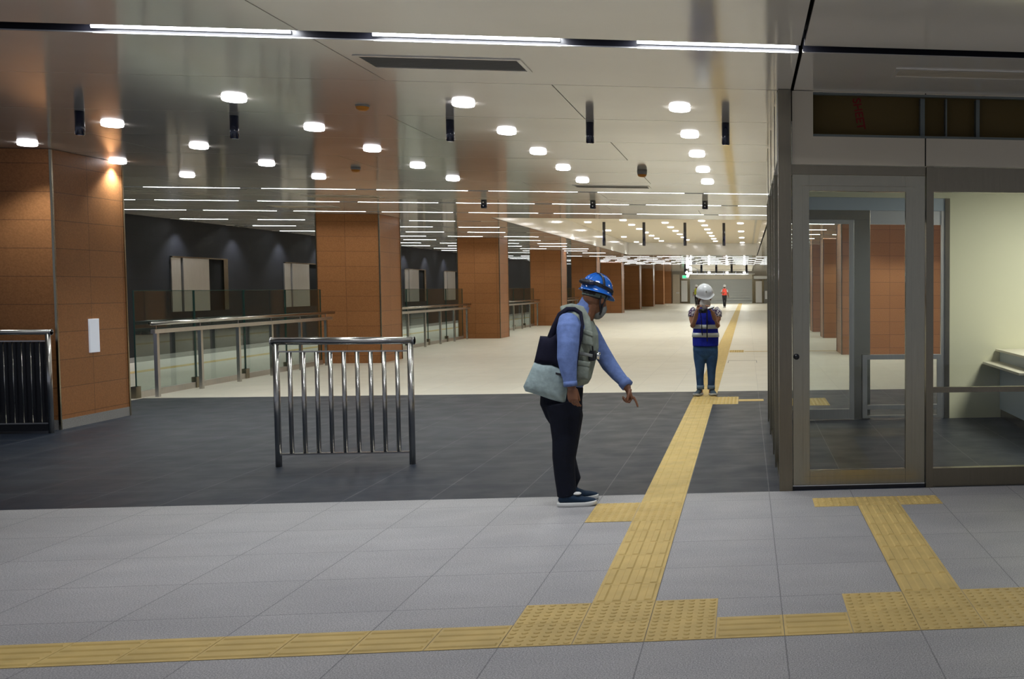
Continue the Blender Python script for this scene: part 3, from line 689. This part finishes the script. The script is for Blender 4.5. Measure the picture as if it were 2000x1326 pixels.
# ------------------------------------------------------------------ people
def frame(center, fwd, up=(0, 0, 1), s=1.0):
    "local X right, Y forward, Z up"
    f = Vector(fwd).normalized(); u = Vector(up); r = f.cross(u).normalized(); u = r.cross(f)
    m = Matrix.Identity(4)
    for i in range(3): m[i][0] = r[i]*s; m[i][1] = f[i]*s; m[i][2] = u[i]*s; m[i][3] = center[i]
    return m
def T(Mx, *p): return Mx @ Vector(p)
def head(g, F):
    g.ball((0, -.012, .030), (.073, .093, .098), F)
    g.loft([(T(F, 0, .018, .0), .068, .066), (T(F, 0, .028, -.05), .058, .060), (T(F, 0, .044, -.088), .038, .044), (T(F, 0, .055, -.108), .022, .026)], 18, ref=F.to_3x3() @ Vector((1, 0, 0)))
    g.loft([(T(F, 0, .076, .022), .009, .009), (T(F, 0, .095, -.008), .012, .011), (T(F, 0, .104, -.030), .015, .012)], 10)
    for s in (-1, 1):
        g.ball((s*.076, -.006, -.006), (.010, .021, .032), F, 12, 8)
        g.ball((s*.030, .062, .034), (.026, .020, .010), F, 10, 6)      # brow
        g.ball((s*.040, .050, -.030), (.024, .022, .020), F, 10, 6)     # cheek
    g.ball((0, .078, -.062), (.024, .014, .008), F, 12, 6); g.ball((0, .077, -.074), (.020, .012, .007), F, 12, 6)
def face_bits(F, par, hair):
    for s in (-1, 1):
        MB().ball((s*.030, .068, .012), (.012, .011, .009), F, 12, 8).build('eye', 'eye_white', par, True)
        MB().ball((s*.030, .0775, .011), (.0052, .0028, .0052), F, 10, 6).build('iris', 'hair', par, True)
        MB().loft([(T(F, s*.014, .085, .030), .004, .003), (T(F, s*.032, .083, .035), .005, .003), (T(F, s*.048, .072, .030), .003, .003)], 8).build('eyebrow', hair, par, True)
def hand(g, wrist, fwd, lat, nrm, curls, s=1.0, thumb=(.55, .62, .30)):
    f, l, n = Vector(fwd).normalized(), Vector(lat).normalized(), Vector(nrm).normalized(); w = Vector(wrist)
    P = lambda a, b, c: w+(f*a+l*b+n*c)*s
    g.loft([(P(-.02, 0, 0), .026*s, .020*s), (P(.01, 0, 0), .030*s, .019*s), (P(.045, 0, 0), .039*s, .016*s), (P(.082, 0, 0), .038*s, .013*s)], 16, ref=n)
    for i, (b, L, r) in enumerate(((-.030, .060, .0078), (-.010, .076, .0088), (.011, .080, .009), (.031, .072, .0088))):
        p = P(.078-(.008 if i == 0 else 0), b, 0); st = [(p, r*s*1.08, r*s*1.08)]; ang = 0
        sp = f+l*(i-1.5)*.05
        for frac, c in zip((.45, .31, .24), curls[i]):
            ang += c; dv = (sp.normalized()*math.cos(ang)+n*math.sin(ang)); p = p+dv*L*frac*s; st.append((p, r*s*(1-.12*len(st)/3), r*s*(1-.12*len(st)/3)))
        g.loft(st, 10, ref=l)
    a, b, c = thumb; d1 = (f*a+l*b+n*c).normalized(); d2 = (f*(a+.5)+l*b*.4+n*(c+.2)).normalized()
    p0 = P(.018, .026, .004); p1 = p0+d1*.034*s; p2 = p1+d2*.030*s; p3 = p2+d2*.020*s
    g.loft([(p0, .014*s, .012*s), (p1, .0115*s, .0105*s), (p2, .0105*s, .0095*s), (p3, .008*s, .0075*s)], 10)
def helmet(F, par, mt, peak=.045, ridge=True):
    n = 32; R = []
    prof = [(0, 0.145, .04), (0, .142, .25)] if False else []
    for i in range(11):                                   # crown
        a = PI/2*i/10; R.append((math.sin(a), .022+.128*math.cos(a)**.92, 0))
    R[0] = (.02, .150, 0)
    rings = []
    for s_, z, fl in R: rings.append([T(F, .113*s_*math.cos(2*PI*j/n), .135*s_*math.sin(2*PI*j/n), z) for j in range(n)])
    def rim(ex, z, pk): return [T(F, (.113+ex)*math.cos(2*PI*j/n), (.135+ex+pk*max(0, math.sin(2*PI*j/n))**3)*math.sin(2*PI*j/n), z-.022*max(0, math.sin(2*PI*j/n))**3) for j in range(n)]
    rings += [rim(.002, .006, 0), rim(.013, -.004, peak), rim(.015, -.009, peak), rim(.010, -.010, peak*.95), rim(-.006, .000, 0)]
    for i in range(9, -1, -1):
        a = PI/2*i/10; rings.append([T(F, .107*max(.02, math.sin(a))*math.cos(2*PI*j/n), .129*max(.02, math.sin(a))*math.sin(2*PI*j/n), .018+.124*math.cos(a)**.92) for j in range(n)])
    hm = MB().ring_tube(rings).build('helmet', mt, par, True); hm['_base'] = par['_base']
    if not ridge: return hm
    if ridge:
        for x in (-.03, 0, .03):
            st = []
            for i in range(13):
                a = PI*(.12+.76*i/12); st.append((T(F, x, .137*math.cos(a)*(1-abs(x)*2), .022+(.131-abs(x)*.25)*math.sin(a)), .006, .006))
            MB().loft(st, 8, ref=F.to_3x3() @ Vector((1, 0, 0))).build('ridge', mt, hm, True)
    return hm
PXM = .003665
def L3(pts, s=PXM): return [(at(px, py, Y), rx*s, ry) for px, py, Y, rx, ry in pts]
# ---- man in the blue helmet
man = thing('person', tuple(at(1125, 985, 3.06).xy)+(0,), 'man in blue helmet and grey green vest, bending and pointing down at the floor', 'person')
g = MB(); HC = at(1162, 583, 3.03)
F1 = frame(HC, (.56, .76, -.26), (.20, .10, 1), .97)
head(g, F1)
g.loft([(at(1140, 618, 3.04), .068, .070), (at(1150, 604, 3.04), .064, .062), (at(1158, 590, 3.03), .060, .062)], 18)
hand(g, at(1117, 756, 2.83), (.03, .02, -1), (.9, -.35, 0), (.35, .9, .1), ((.45, .5, .3), (.45, .45, .3), (.4, .4, .3), (.35, .35, .25)), 1.0, (.85, .12, .3))
hw = at(1225, 757, 3.15)
hand(g, hw, (.30, .0, -.95), (.62, -.50, .18), (-.62, -.35, -.35), ((1.3, 1.4, .8), (1.2, 1.4, .8), (1.0, 1.3, .7), (-.12, .12, .1)), 1.0, (.5, .25, .7))
for pts in ([(1113, 744, 2.84, 9, .030), (1117, 757, 2.83, 8, .026)], [(1216, 746, 3.16, 9, .030), (1226, 758, 3.15, 7.5, .025)]): g.loft(L3(pts), 14)
g.build('body', 'skin', man, fuse=.0036)
face_bits(F1, man, 'hair')
MB().ball((0, -.018, .026), (.078, .090, .066), F1).build('hair', 'hair', man, True)
g = MB()                                                   # mask over nose and chin
g.loft([(T(F1, 0, .052, -.108), .040, .052), (T(F1, 0, .060, -.075), .050, .060), (T(F1, 0, .062, -.045), .050, .060), (T(F1, 0, .066, -.014), .036, .040)], 20, ref=F1.to_3x3() @ Vector((1, 0, 0)))
mk = g.build('face_mask', 'mask_grey', man, fuse=.005)
MB().ball(T(F1, -.045, .080, -.060), (.013, .010, .012)).build('exhalation_valve', 'sole', mk, True)
g = MB()
for s in (-1, 1):
    g.loft([(T(F1, s*.080, .020, .03), .007, .003), (T(F1, s*.078, .010, -.03), .007, .003), (T(F1, s*.062, .028, -.09), .007, .003), (T(F1, s*.02, .055, -.128), .007, .003), (T(F1, 0, .058, -.132), .007, .003)], 8)
    g.loft([(T(F1, s*.080, -.03, .02), .006, .003), (T(F1, s*.080, -.02, -.03), .006, .003), (T(F1, s*.066, .02, -.08), .006, .003)], 8)
g.build('chin_strap', 'rubber', man, True)
FH = frame(T(F1, 0, -.004, .046), (.62, .72, -.25), (.20, .10, 1), .86)
hm = helmet(FH, man, 'helmet_blue', .040)
n = 30
def hband(F, z, dz, r0, tilt, sweep=(0, 2*PI)):
    st = []
    for i in range(n+1):
        a = sweep[0]+(sweep[1]-sweep[0])*i/n
        st.append((T(F, (.113+r0)*math.cos(a), (.135+r0)*math.sin(a), z+tilt*math.sin(a)), dz, .005))
    rings = []
    for p, h_, t_ in st:
        c = T(F, 0, 0, z); o_ = (p-c); o_.normalize(); u = (F.to_3x3() @ Vector((0, 0, 1))).normalized()
        rings.append([p+u*h_+o_*t_, p+u*h_-o_*t_, p-u*h_-o_*t_, p-u*h_+o_*t_])
    return MB().ring_tube(rings)
hband(FH, .042, .011, .001, -.020).build('goggle_strap', 'rubber', hm)
st = []
for i in range(11):
    a = PI*(.05+.9*i/10); st.append((T(FH, .119*math.cos(a), -.035, .028+.124*math.sin(a)), .004, .011))
MB().loft(st, 8, ref=FH.to_3x3() @ Vector((0, 1, 0))).build('crown_strap', 'rubber', hm, True)
gp = MB().loft([(T(FH, -.045, -.134, .050), .020, .014), (T(FH, -.005, -.146, .052), .027, .020), (T(FH, .045, -.138, .050), .028, .020), (T(FH, .080, -.112, .048), .018, .012)], 16, ref=FH.to_3x3() @ Vector((0, 0, 1)))
gp.build('goggles', 'rubber', hm, fuse=.005)
MB().ball(T(FH, .078, -.135, .052), (.020, .012, .016)).build('goggle_lens', 'navy_gloss', hm, True)
def sband(zc, h_, r0, nm_, mt, sweep):
    rings = []
    for i in range(25):
        a = sweep[0]+(sweep[1]-sweep[0])*i/24; d_ = FH.to_3x3() @ Vector((math.cos(a), math.sin(a), 0)); u = FH.to_3x3() @ Vector((0, 0, 1))
        c = T(FH, (.080+r0)*math.cos(a), (.100+r0)*math.sin(a), zc)
        rings.append([c+u*h_+d_*.008, c+u*h_-d_*.008, c-u*h_-d_*.008, c-u*h_+d_*.008])
    MB().ring_tube(rings).build(nm_, mt, hm, False, .004)
sband(-.030, .017, .006, 'suspension_band', 'grey_strap', (PI*.78, PI*2.22))
sh = MB()
tors = [(1105, 751, 3.08, 33, .135), (1106, 740, 3.08, 36, .145), (1112, 710, 3.08, 40, .155), (1119, 675, 3.07, 42, .170), (1124, 645, 3.06, 39, .185), (1127, 625, 3.06, 32, .180), (1133, 612, 3.05, 22, .120), (1140, 606, 3.05, 17, .075)]
sh.loft(L3(tors), 26)
sh.loft(L3([(1110, 622, 2.92, 17, .070), (1111, 640, 2.87, 22, .072), (1110, 670, 2.84, 20, .066), (1108, 700, 2.83, 18.5, .060), (1110, 722, 2.83, 15.5, .052), (1113, 741, 2.83, 12.5, .044), (1114, 753, 2.83, 12, .042)]), 18, False)
sh.loft(L3([(1138, 632, 3.20, 17, .070), (1152, 650, 3.25, 19, .068), (1172, 682, 3.25, 16, .060), (1190, 712, 3.23, 15.5, .056), (1206, 732, 3.19, 13, .048), (1219, 746, 3.16, 11, .042), (1224, 752, 3.155, 11, .040)]), 18, False)
shirt = sh.build('shirt', 'shirt', man, fuse=.0065)
g = MB(); g.loft(L3([(1139, 613, 3.05, 21, .088), (1146, 601, 3.045, 17.5, .074), (1150, 594, 3.045, 18.5, .078), (1152, 596, 3.045, 17, .070)]), 22, False); g.build('collar', 'shirt', shirt, fuse=.005)
for a_, b_ in (((1113.5, 744, 2.83), (1114.5, 754, 2.83)), ((1218, 745, 3.165), (1225.5, 753.5, 3.15))):
    MB().loft([(at(*a_), 12.3*PXM, .046), (at(*b_), 12.6*PXM, .047)], 20, False).build('cuff', 'shirt', shirt, True)
v = MB()
vt = [(1123, 752, 3.08, 24, .155), (1122, 742, 3.08, 31, .160), (1119, 710, 3.08, 41, .168), (1123, 675, 3.07, 44, .180), (1126, 648, 3.06, 40, .176), (1128, 628, 3.06, 33, .160), (1133, 612, 3.05, 25, .125), (1138, 607, 3.05, 20, .095)]
v.loft(L3(vt), 28, False)
v.loft(L3([(1104, 612, 2.965, 17, .024), (1118, 603, 2.975, 11, .022), (1132, 607, 2.975, 12, .022), (1141, 624, 2.965, 12, .024), (1144, 650, 2.94, 14, .030)]), 12)
vest = v.build('vest', 'vest', man, fuse=.006)
def pad(name, pts, Y, th, mt, par):
    P = [at(px, py, Y) for px, py in pts]
    return MB().pillow([P[i]*(1-f)+P[(i+1) % len(P)]*f for i in range(len(P)) for f in (0, .33, .66)], th).build(name, mt, par, True)
pad('chest_pocket', [(1139, 646), (1157, 652), (1159, 676), (1136, 672)], 2.905, .012, 'vest', vest)
pad('pocket_flap', [(1138, 642), (1157, 648), (1159, 658), (1148, 655), (1139, 650)], 2.90, .012, 'vest', vest)
pad('lower_pocket', [(1127, 708), (1152, 712), (1149, 742), (1126, 740)], 2.915, .014, 'vest', vest)
pad('pocket_flap', [(1126, 703), (1153, 707), (1152, 717), (1126, 714)], 2.91, .012, 'vest', vest)
pad('dark_band', [(1131, 686), (1158, 692), (1157, 698), (1130, 693)], 2.905, .008, 'mask_grey', vest)
tr = MB()
tr.loft(L3([(1103, 748, 3.08, 36, .150), (1098, 762, 3.08, 39, .150), (1096, 785, 3.08, 39, .150), (1102, 806, 3.05, 35, .120), (1106, 822, 3.04, 30, .090)]), 24)
tr.loft(L3([(1098, 785, 2.99, 32, .085), (1104, 812, 2.99, 30, .085), (1104, 860, 2.99, 24, .078), (1101, 893, 2.98, 21, .068), (1103, 925, 2.98, 19.5, .064), (1106, 955, 2.97, 18, .060), (1107, 969, 2.97, 17.5, .062)]), 20, False)
tr.loft(L3([(1108, 785, 3.17, 26, .085), (1113, 812, 3.17, 25, .085), (1110, 860, 3.17, 20, .076), (1106, 895, 3.17, 18, .068), (1113, 922, 3.17, 17, .062), (1117, 934, 3.17, 17, .062), (1114, 948, 3.17, 13, .058), (1115, 957, 3.17, 12, .058)]), 20, False)
tr.build('trousers', 'navy', man, fuse=.0065)
def shoe(par, toe, heel, mt, w=.046, h=.085, sole='sole'):
    t_, q = Vector(toe), Vector(heel); d_ = (t_-q); L = d_.length; d_.normalize(); s_ = Vector((-d_.y, d_.x, 0))
    def pt(a, b, c): return q+d_*a*L+s_*b+Vector((0, 0, c))
    n_ = 22; R = []
    def outl(z, ex):
        r = []
        for j in range(n_):
            a = 2*PI*j/n_; x = .5-.5*math.cos(a); wd = w*(.78+.30*math.sin(x*PI*.9)-.06*math.cos(x*PI*3))*(math.sin(a)/max(.35, abs(math.sin(a))) if abs(math.sin(a)) < .35 else (1 if math.sin(a) > 0 else -1))
            r.append(pt(x*(1+2*ex/L)-ex/L, wd*(1+ex/w), z+(.010 if x > .8 else 0)*(x-.8)*5))
        return r
    MB().ring_tube([outl(.001, 0), outl(.006, .003), outl(.024, .003), outl(.028, 0)]).build('sole', sole, sh_, True)
def make_shoe(par, toe, heel, mt, h=.085, sole='sole', w=.046):
    global sh_
    q = Vector(heel); d_ = Vector(toe)-q; L = d_.length; d_.normalize(); s_ = Vector((-d_.y, d_.x, 0))
    st = [(.10, .034, h*.60), (.16, .037, h*.95), (.30, .038, h), (.42, .041, h*.78), (.60, .043, h*.56), (.80, .042, h*.46), (.93, .032, h*.36), (.99, .016, h*.26)]
    g = MB().loft([(q+d_*a*L+Vector((0, 0, .022+b*.5-.004)), ww*w/.046, b*.5) for a, ww, b in st], 18, ref=(0, 0, 1))
    g.loft([(q+d_*.24*L+Vector((0, 0, .05)), .045, .036), (q+d_*.24*L+Vector((0, 0, h+.018)), .042, .035)], 16, False, ref=tuple(s_))
    sh_ = g.build('shoe', mt, par, fuse=.005)
    shoe(sh_, toe, heel, mt, w, h, sole)
    return sh_
A, Bq = at(1165, 983, 2.96), at(1089, 985, 2.96)
s1 = make_shoe(man, (A.x, 2.97, 0), (Bq.x, 2.95, 0), 'shoe')
MB().ball((A.x-.13, 2.955, .085), (.030, .030, .012)).build('shoe_logo', 'sole', s1, True)
A, Bq = at(1168, 966, 3.17), at(1099, 966, 3.17)
make_shoe(man, (A.x, 3.19, 0), (Bq.x, 3.16, 0), 'shoe')
# tote bag
bag = thing('tote_bag', tuple(at(1070, 720, 2.93)), 'tote bag with navy top and pale grey bottom on the shoulder of the pointing man', 'bag')
def dens(pts, Y, k_=4):
    P = [at(px, py, Y) for px, py in pts]; return [P[i]*(1-f/k_)+P[(i+1) % len(P)]*(f/k_) for i in range(len(P)) for f in range(k_)]
MB().pillow(dens([(1044, 706), (1022, 755), (1026, 764), (1050, 771), (1075, 780), (1104, 788), (1108, 760), (1106, 725), (1090, 716), (1078, 711), (1060, 710)], 2.94), .055, 7).build('canvas_body', 'bag_grey', bag, True)
MB().pillow(dens([(1055, 656), (1076, 657), (1088, 650), (1100, 690), (1108, 725), (1080, 713), (1060, 713), (1043, 708)], 2.945), .050, 7).build('navy_top', 'bag_navy', bag, True)
g = MB(); g.loft(L3([(1074, 665, 2.93, 7, .012), (1082, 640, 2.93, 5.5, .010), (1094, 614, 2.92, 5, .010), (1108, 603.5, 2.93, 4.5, .010), (1122, 603.5, 2.945, 4, .010), (1134, 611, 2.93, 3.4, .008), (1138, 634, 2.865, 3, .008), (1134, 662, 2.85, 3, .008), (1128, 690, 2.855, 3, .008), (1123, 722, 2.88, 4, .010), (1112, 745, 2.90, 4, .010)]), 10)
g.build('shoulder_strap', 'bag_navy', bag, True)
pad('label_patch', [(1085, 727), (1100, 730), (1099, 735), (1085, 731)], 2.89, .004, 'rubber', bag)
cmr = thing('neck_camera', tuple(at(1163, 700, 3.0)), 'small dark camera with silver ring hanging on the chest of the pointing man', 'camera')
p = at(1160, 694, 3.0); MB().box(p.x-.03, p.x+.012, p.y-.05, p.y+.05, p.z-.035, p.z+.035).build('camera_body', 'rubber', cmr, bevel=.006)
MB().cyl((p.x+.010, p.y, p.z), (p.x+.042, p.y, p.z-.004), .026).build('lens', 'chrome', cmr, True)
g = MB(); g.loft(L3([(1158, 686, 2.95, 1.6, .004), (1156, 660, 2.92, 1.6, .004), (1149, 630, 2.95, 1.6, .004), (1142, 612, 2.99, 1.6, .004)]), 8); g.build('neck_strap', 'rubber', cmr, True)
# ---- woman in the white helmet
WY = 10.45; WM = .00723
def W(pts): return L3(pts, WM)
wo = thing('person', tuple(at(1378, 772, WY).xy)+(0,), 'person in white helmet and blue reflective vest, standing on the yellow strip', 'person')
HC = at(1377, 582.5, WY); F2 = frame(HC, (.06, -.93, -.34), (0, -.3, 1), 1.04)
g = MB(); head(g, F2)
g.loft([(at(1351, 610, WY+.02), .045, .045), (at(1403, 610, WY+.02), .045, .045)], 14)
g.loft([(at(1377, 611, WY+.05), .062, .06), (at(1377, 600, WY+.04), .052, .052), (at(1377, 588, WY+.03), .05, .05)], 16)
for pts in ([(1352, 612, WY+.02, 6, .045), (1351.5, 624, WY, 5.6, .040), (1353, 636, WY-.04, 5, .038), (1358, 622, WY-.19, 4.6, .034), (1361, 609, WY-.27, 3.6, .026)],
            [(1402, 612, WY+.02, 6, .045), (1402.5, 624, WY, 5.6, .040), (1401.5, 636, WY-.04, 5, .038), (1396, 622, WY-.19, 4.6, .034), (1391.5, 610, WY-.27, 3.6, .026)]): g.loft(W(pts), 14)
hand(g, at(1361.5, 609, WY-.28), (.15, -.10, 1), (-.2, -.8, .1), (.95, -.25, .0), ((.9, .9, .5),)*4, .93, (.6, .3, .6))
hand(g, at(1391, 609.5, WY-.28), (-.35, -.35, .75), (.25, -.9, .1), (-.8, .1, -.25), ((.35, .5, .4),)*4, .93, (.6, .4, .5))
g.build('body', 'skin2', wo, fuse=.005)
face_bits(F2, wo, 'hair')
MB().ball((0, -.020, .014), (.080, .092, .088), F2).build('hair', 'hair_brown', wo, True)
g = MB(); g.loft([(T(F2, .070, -.01, -.02), .025, .02), (T(F2, .078, -.01, -.07), .025, .02), (T(F2, .072, 0, -.12), .015, .015)], 10); g.build('hair_lock', 'hair_brown', wo, True)
g = MB(); g.loft([(T(F2, 0, .052, -.112), .038, .048), (T(F2, 0, .062, -.080), .062, .072), (T(F2, 0, .068, -.04), .068, .078), (T(F2, 0, .072, -.006), .052, .066)], 20, ref=F2.to_3x3() @ Vector((1, 0, 0)))
g.build('face_mask', 'mask', wo, fuse=.006)
FH2 = frame(T(F2, 0, -.005, .052), (.22, -.92, -.22), (-.10, -.20, 1), 1.02); hw2 = helmet(FH2, wo, 'helmet_white', .03, False)
MB().ball((0.0, .132, .072), (.010, .006, .013), FH2).build('emblem', 'grey_plastic', bpy.data.objects[hw2.name], True)
g = MB()
g.loft(W([(1378, 674, WY+.03, 23, .115), (1378, 650, WY+.03, 22, .115), (1377, 630, WY+.03, 21, .12), (1377, 612, WY+.03, 20, .10), (1377, 603, WY+.03, 13, .07)]), 22)
for s, px in ((-1, 1352), (1, 1402)): g.loft(W([(px-s*6, 603, WY+.03, 7, .055), (px, 610, WY+.02, 8, .060), (px, 619, WY+.01, 8, .060)]), 14, False)
g.build('patterned_shirt', 'floral', wo, fuse=.008)
g = MB(); g.loft(W([(1378, 676, WY+.02, 24.5, .135), (1378, 655, WY+.02, 25, .135), (1378, 636, WY+.02, 23, .135), (1377, 618, WY+.02, 20, .128), (1377, 608, WY+.03, 19.5, .105), (1377, 603, WY+.03, 15.5, .085), (1377, 600, WY+.03, 10.5, .07)]), 26, False)
vs = g.build('reflective_vest', 'royal', wo, fuse=.008)
def wband(py0, py1, mt, nm_):
    def q(py): 
        t_ = (py-636)/19.0; return 23.6+1.9*max(-.3, min(1, t_)), .139
    a_, b_ = q(py0), q(py1)
    MB().loft(W([(1378, py0, WY+.02, a_[0]+.6, a_[1]+.004), (1378, py1, WY+.02, b_[0]+.6, b_[1]+.004)]), 40, False).build(nm_, mt, vs, True)
wband(633.5, 641.5, 'reflect', 'reflective_stripe'); wband(649.5, 658, 'reflect', 'reflective_stripe')
pz = at(1381, 640, WY-.125); B(pz.x-.008, pz.x+.008, WY-.135, WY-.118, at(0, 674, WY).z, at(0, 606, WY).z).build('zip_front', 'rubber', vs)
g = MB(); g.loft(W([(1378, 672, WY+.03, 23.5, .12), (1378, 684, WY+.03, 24, .125), (1378, 693, WY+.03, 22, .11)]), 22)
for s, x0, x1, x2 in ((-1, 1366.5, 1367, 1368), (1, 1390, 1389.5, 1389)):
    g.loft(W([(x0, 686, WY+.03, 12.5, .09), (x0, 700, WY+.02, 11.5, .085), (x1, 722, WY, 8.4, .062), (x1, 740, WY+.01, 7.2, .055), (x2, 757, WY+.01, 6.6, .05)]), 18, False)
jn = g.build('jeans', 'jeans', wo, fuse=.008)
for x in (1368, 1389): MB().loft(W([(x, 752, WY+.01, 7.4, .056), (x, 760, WY+.01, 7.2, .055)]), 18, False).build('turned_cuff', 'cuff', jn, True)
for x in (1368, 1389): MB().loft(W([(x, 758, WY+.03, 4.2, .032), (x, 767, WY+.03, 4.4, .034)]), 12).build('ankle', 'skin2', wo, True)
for (tx, ty), (hx, hy) in (((1359, WY-.17), (1369, WY+.09)), ((1396, WY-.17), (1389, WY+.09))):
    make_shoe(wo, (at(tx, 770, WY).x, ty, .009), (at(hx, 770, WY).x, hy, .009), 'shoe2', .075, 'grey_cloth', .043)
cw = thing('handheld_camera', tuple(at(1371, 606, WY-.33)), 'black camera held in front of the mask of the woman', 'camera')
p = at(1373, 607, WY-.36); B(p.x-.055, p.x+.045, p.y-.025, p.y+.025, p.z-.030, p.z+.030).build('camera_body', 'rubber', cw, bevel=.008)
MB().cyl((p.x+.005, p.y-.02, p.z), (p.x+.005, p.y-.06, p.z), .028).build('lens', 'black', cw, True)
g = MB(); g.loft(W([(1368, 608, WY-.34, .6, .003), (1370, 625, WY-.20, .6, .003), (1371, 648, WY-.15, 1.1, .006), (1372, 655, WY-.15, .7, .004)]), 8); g.build('wrist_strap', 'rubber', cw, True)
nb = thing('notepad', tuple(at(1388, 602, WY-.36)), 'small white notepad resting on the raised left hand of the woman', 'notepad')
p = at(1388.5, 601, WY-.39); Mn = Matrix.Translation(p) @ Matrix.Rotation(math.radians(-16), 4, 'Y') @ Matrix.Rotation(math.radians(10), 4, 'X')
MB().box(-.045, .045, -.065, .065, -.006, .006, Mn).build('cover', 'rubber', nb); MB().box(-.043, .043, -.063, .063, .0062, .010, Mn).build('paper', 'white', nb)
# ---- two distant workers
def far_person(px, Y, foot, vest_m, trouser_m, label, scale_px, arm_up=True, face=-1):
    s = scale_px
    t = thing('person', tuple(at(px, foot, Y).xy)+(0,), label, 'person'); bx = at(px, foot, Y).x
    def q(x, y, z): return Vector((bx+x, Y+y, z))
    F = frame(q(0, 0, 1.52), (-.1, face, -.1)); g = MB(); head(g, F)
    g.loft([(q(0, .01, 1.30), .05, .05), (q(0, .01, 1.50), .05, .05)], 12)
    g.loft([(q(-.19, 0, 1.30), .05, .05), (q(.19, 0, 1.30), .05, .05)], 12)
    g.loft([(q(-.19, 0, 1.30), .05, .05), (q(-.24, 0, 1.05), .042, .042), (q(-.10, face*.2, 1.10) if arm_up else q(-.26, 0, .82), .034, .034)], 12)
    g.loft([(q(.19, 0, 1.30), .05, .05), (q(.25, 0, 1.05), .042, .042), (q(.30, 0, .82), .034, .034)], 12)
    hand(g, q(.31, 0, .80), (.2, 0, -1), (0, face, 0), (-1, 0, 0), ((.3, .3, .2),)*4, 1)
    if arm_up: hand(g, q(-.09, face*.22, 1.10), (1, face*.3, .1), (0, 0, 1), (0, -face, 0), ((.6, .6, .4),)*4, 1)
    else: hand(g, q(-.27, 0, .80), (-.2, 0, -1), (0, face, 0), (1, 0, 0), ((.3, .3, .2),)*4, 1)
    g.build('body', 'skin', t, fuse=.009)
    g = MB(); g.loft([(q(0, 0, .92), .16, .11), (q(0, 0, 1.15), .17, .12), (q(0, 0, 1.32), .19, .10), (q(0, 0, 1.40), .09, .07)], 20, ref=(0, 1, 0))
    for s_ in (-1, 1): g.loft([(q(s_*.17, 0, 1.33), .07, .07), (q(s_*.23, 0, 1.12), .058, .058)], 12, False)
    g.build('shirt', 'grey_cloth', t, fuse=.012)
    g = MB(); g.loft([(q(0, 0, .90), .19, .135), (q(0, 0, 1.15), .19, .14), (q(0, 0, 1.32), .17, .125), (q(0, 0, 1.40), .12, .09)], 22, False, ref=(0, 1, 0)); g.build('safety_vest', vest_m, t, fuse=.012)
    g = MB(); g.loft([(q(0, 0, .96), .165, .12), (q(0, 0, .82), .17, .12)], 20)
    for s_ in (-1, 1): g.loft([(q(s_*.08, 0, .86), .095, .095), (q(s_*.07, .04*s_, .48), .065, .065), (q(s_*.04, .10*s_, .09), .055, .055)], 14, False)
    g.build('trousers', trouser_m, t, fuse=.012)
    for s_ in (-1, 1): make_shoe(t, (bx+s_*.05, Y+.10*s_+face*.17, .0), (bx+s_*.04, Y+.10*s_-face*.09, .0), 'rubber', .08, 'rubber')
    helmet(frame(q(0, 0, 1.565), (-.1, face, -.05)), t, 'helmet_white', .03, False)
far_person(1415.2, 76, 598, 'orange_vest', 'rubber', 'distant walking worker in white helmet, orange red vest and black trousers', 1)
far_person(1360.5, 84, 596, 'lime', 'rubber', 'far worker in lime vest mostly hidden behind the head of the woman', 1, False)
for o in bpy.data.objects:
    if '_base' in o: del o['_base']
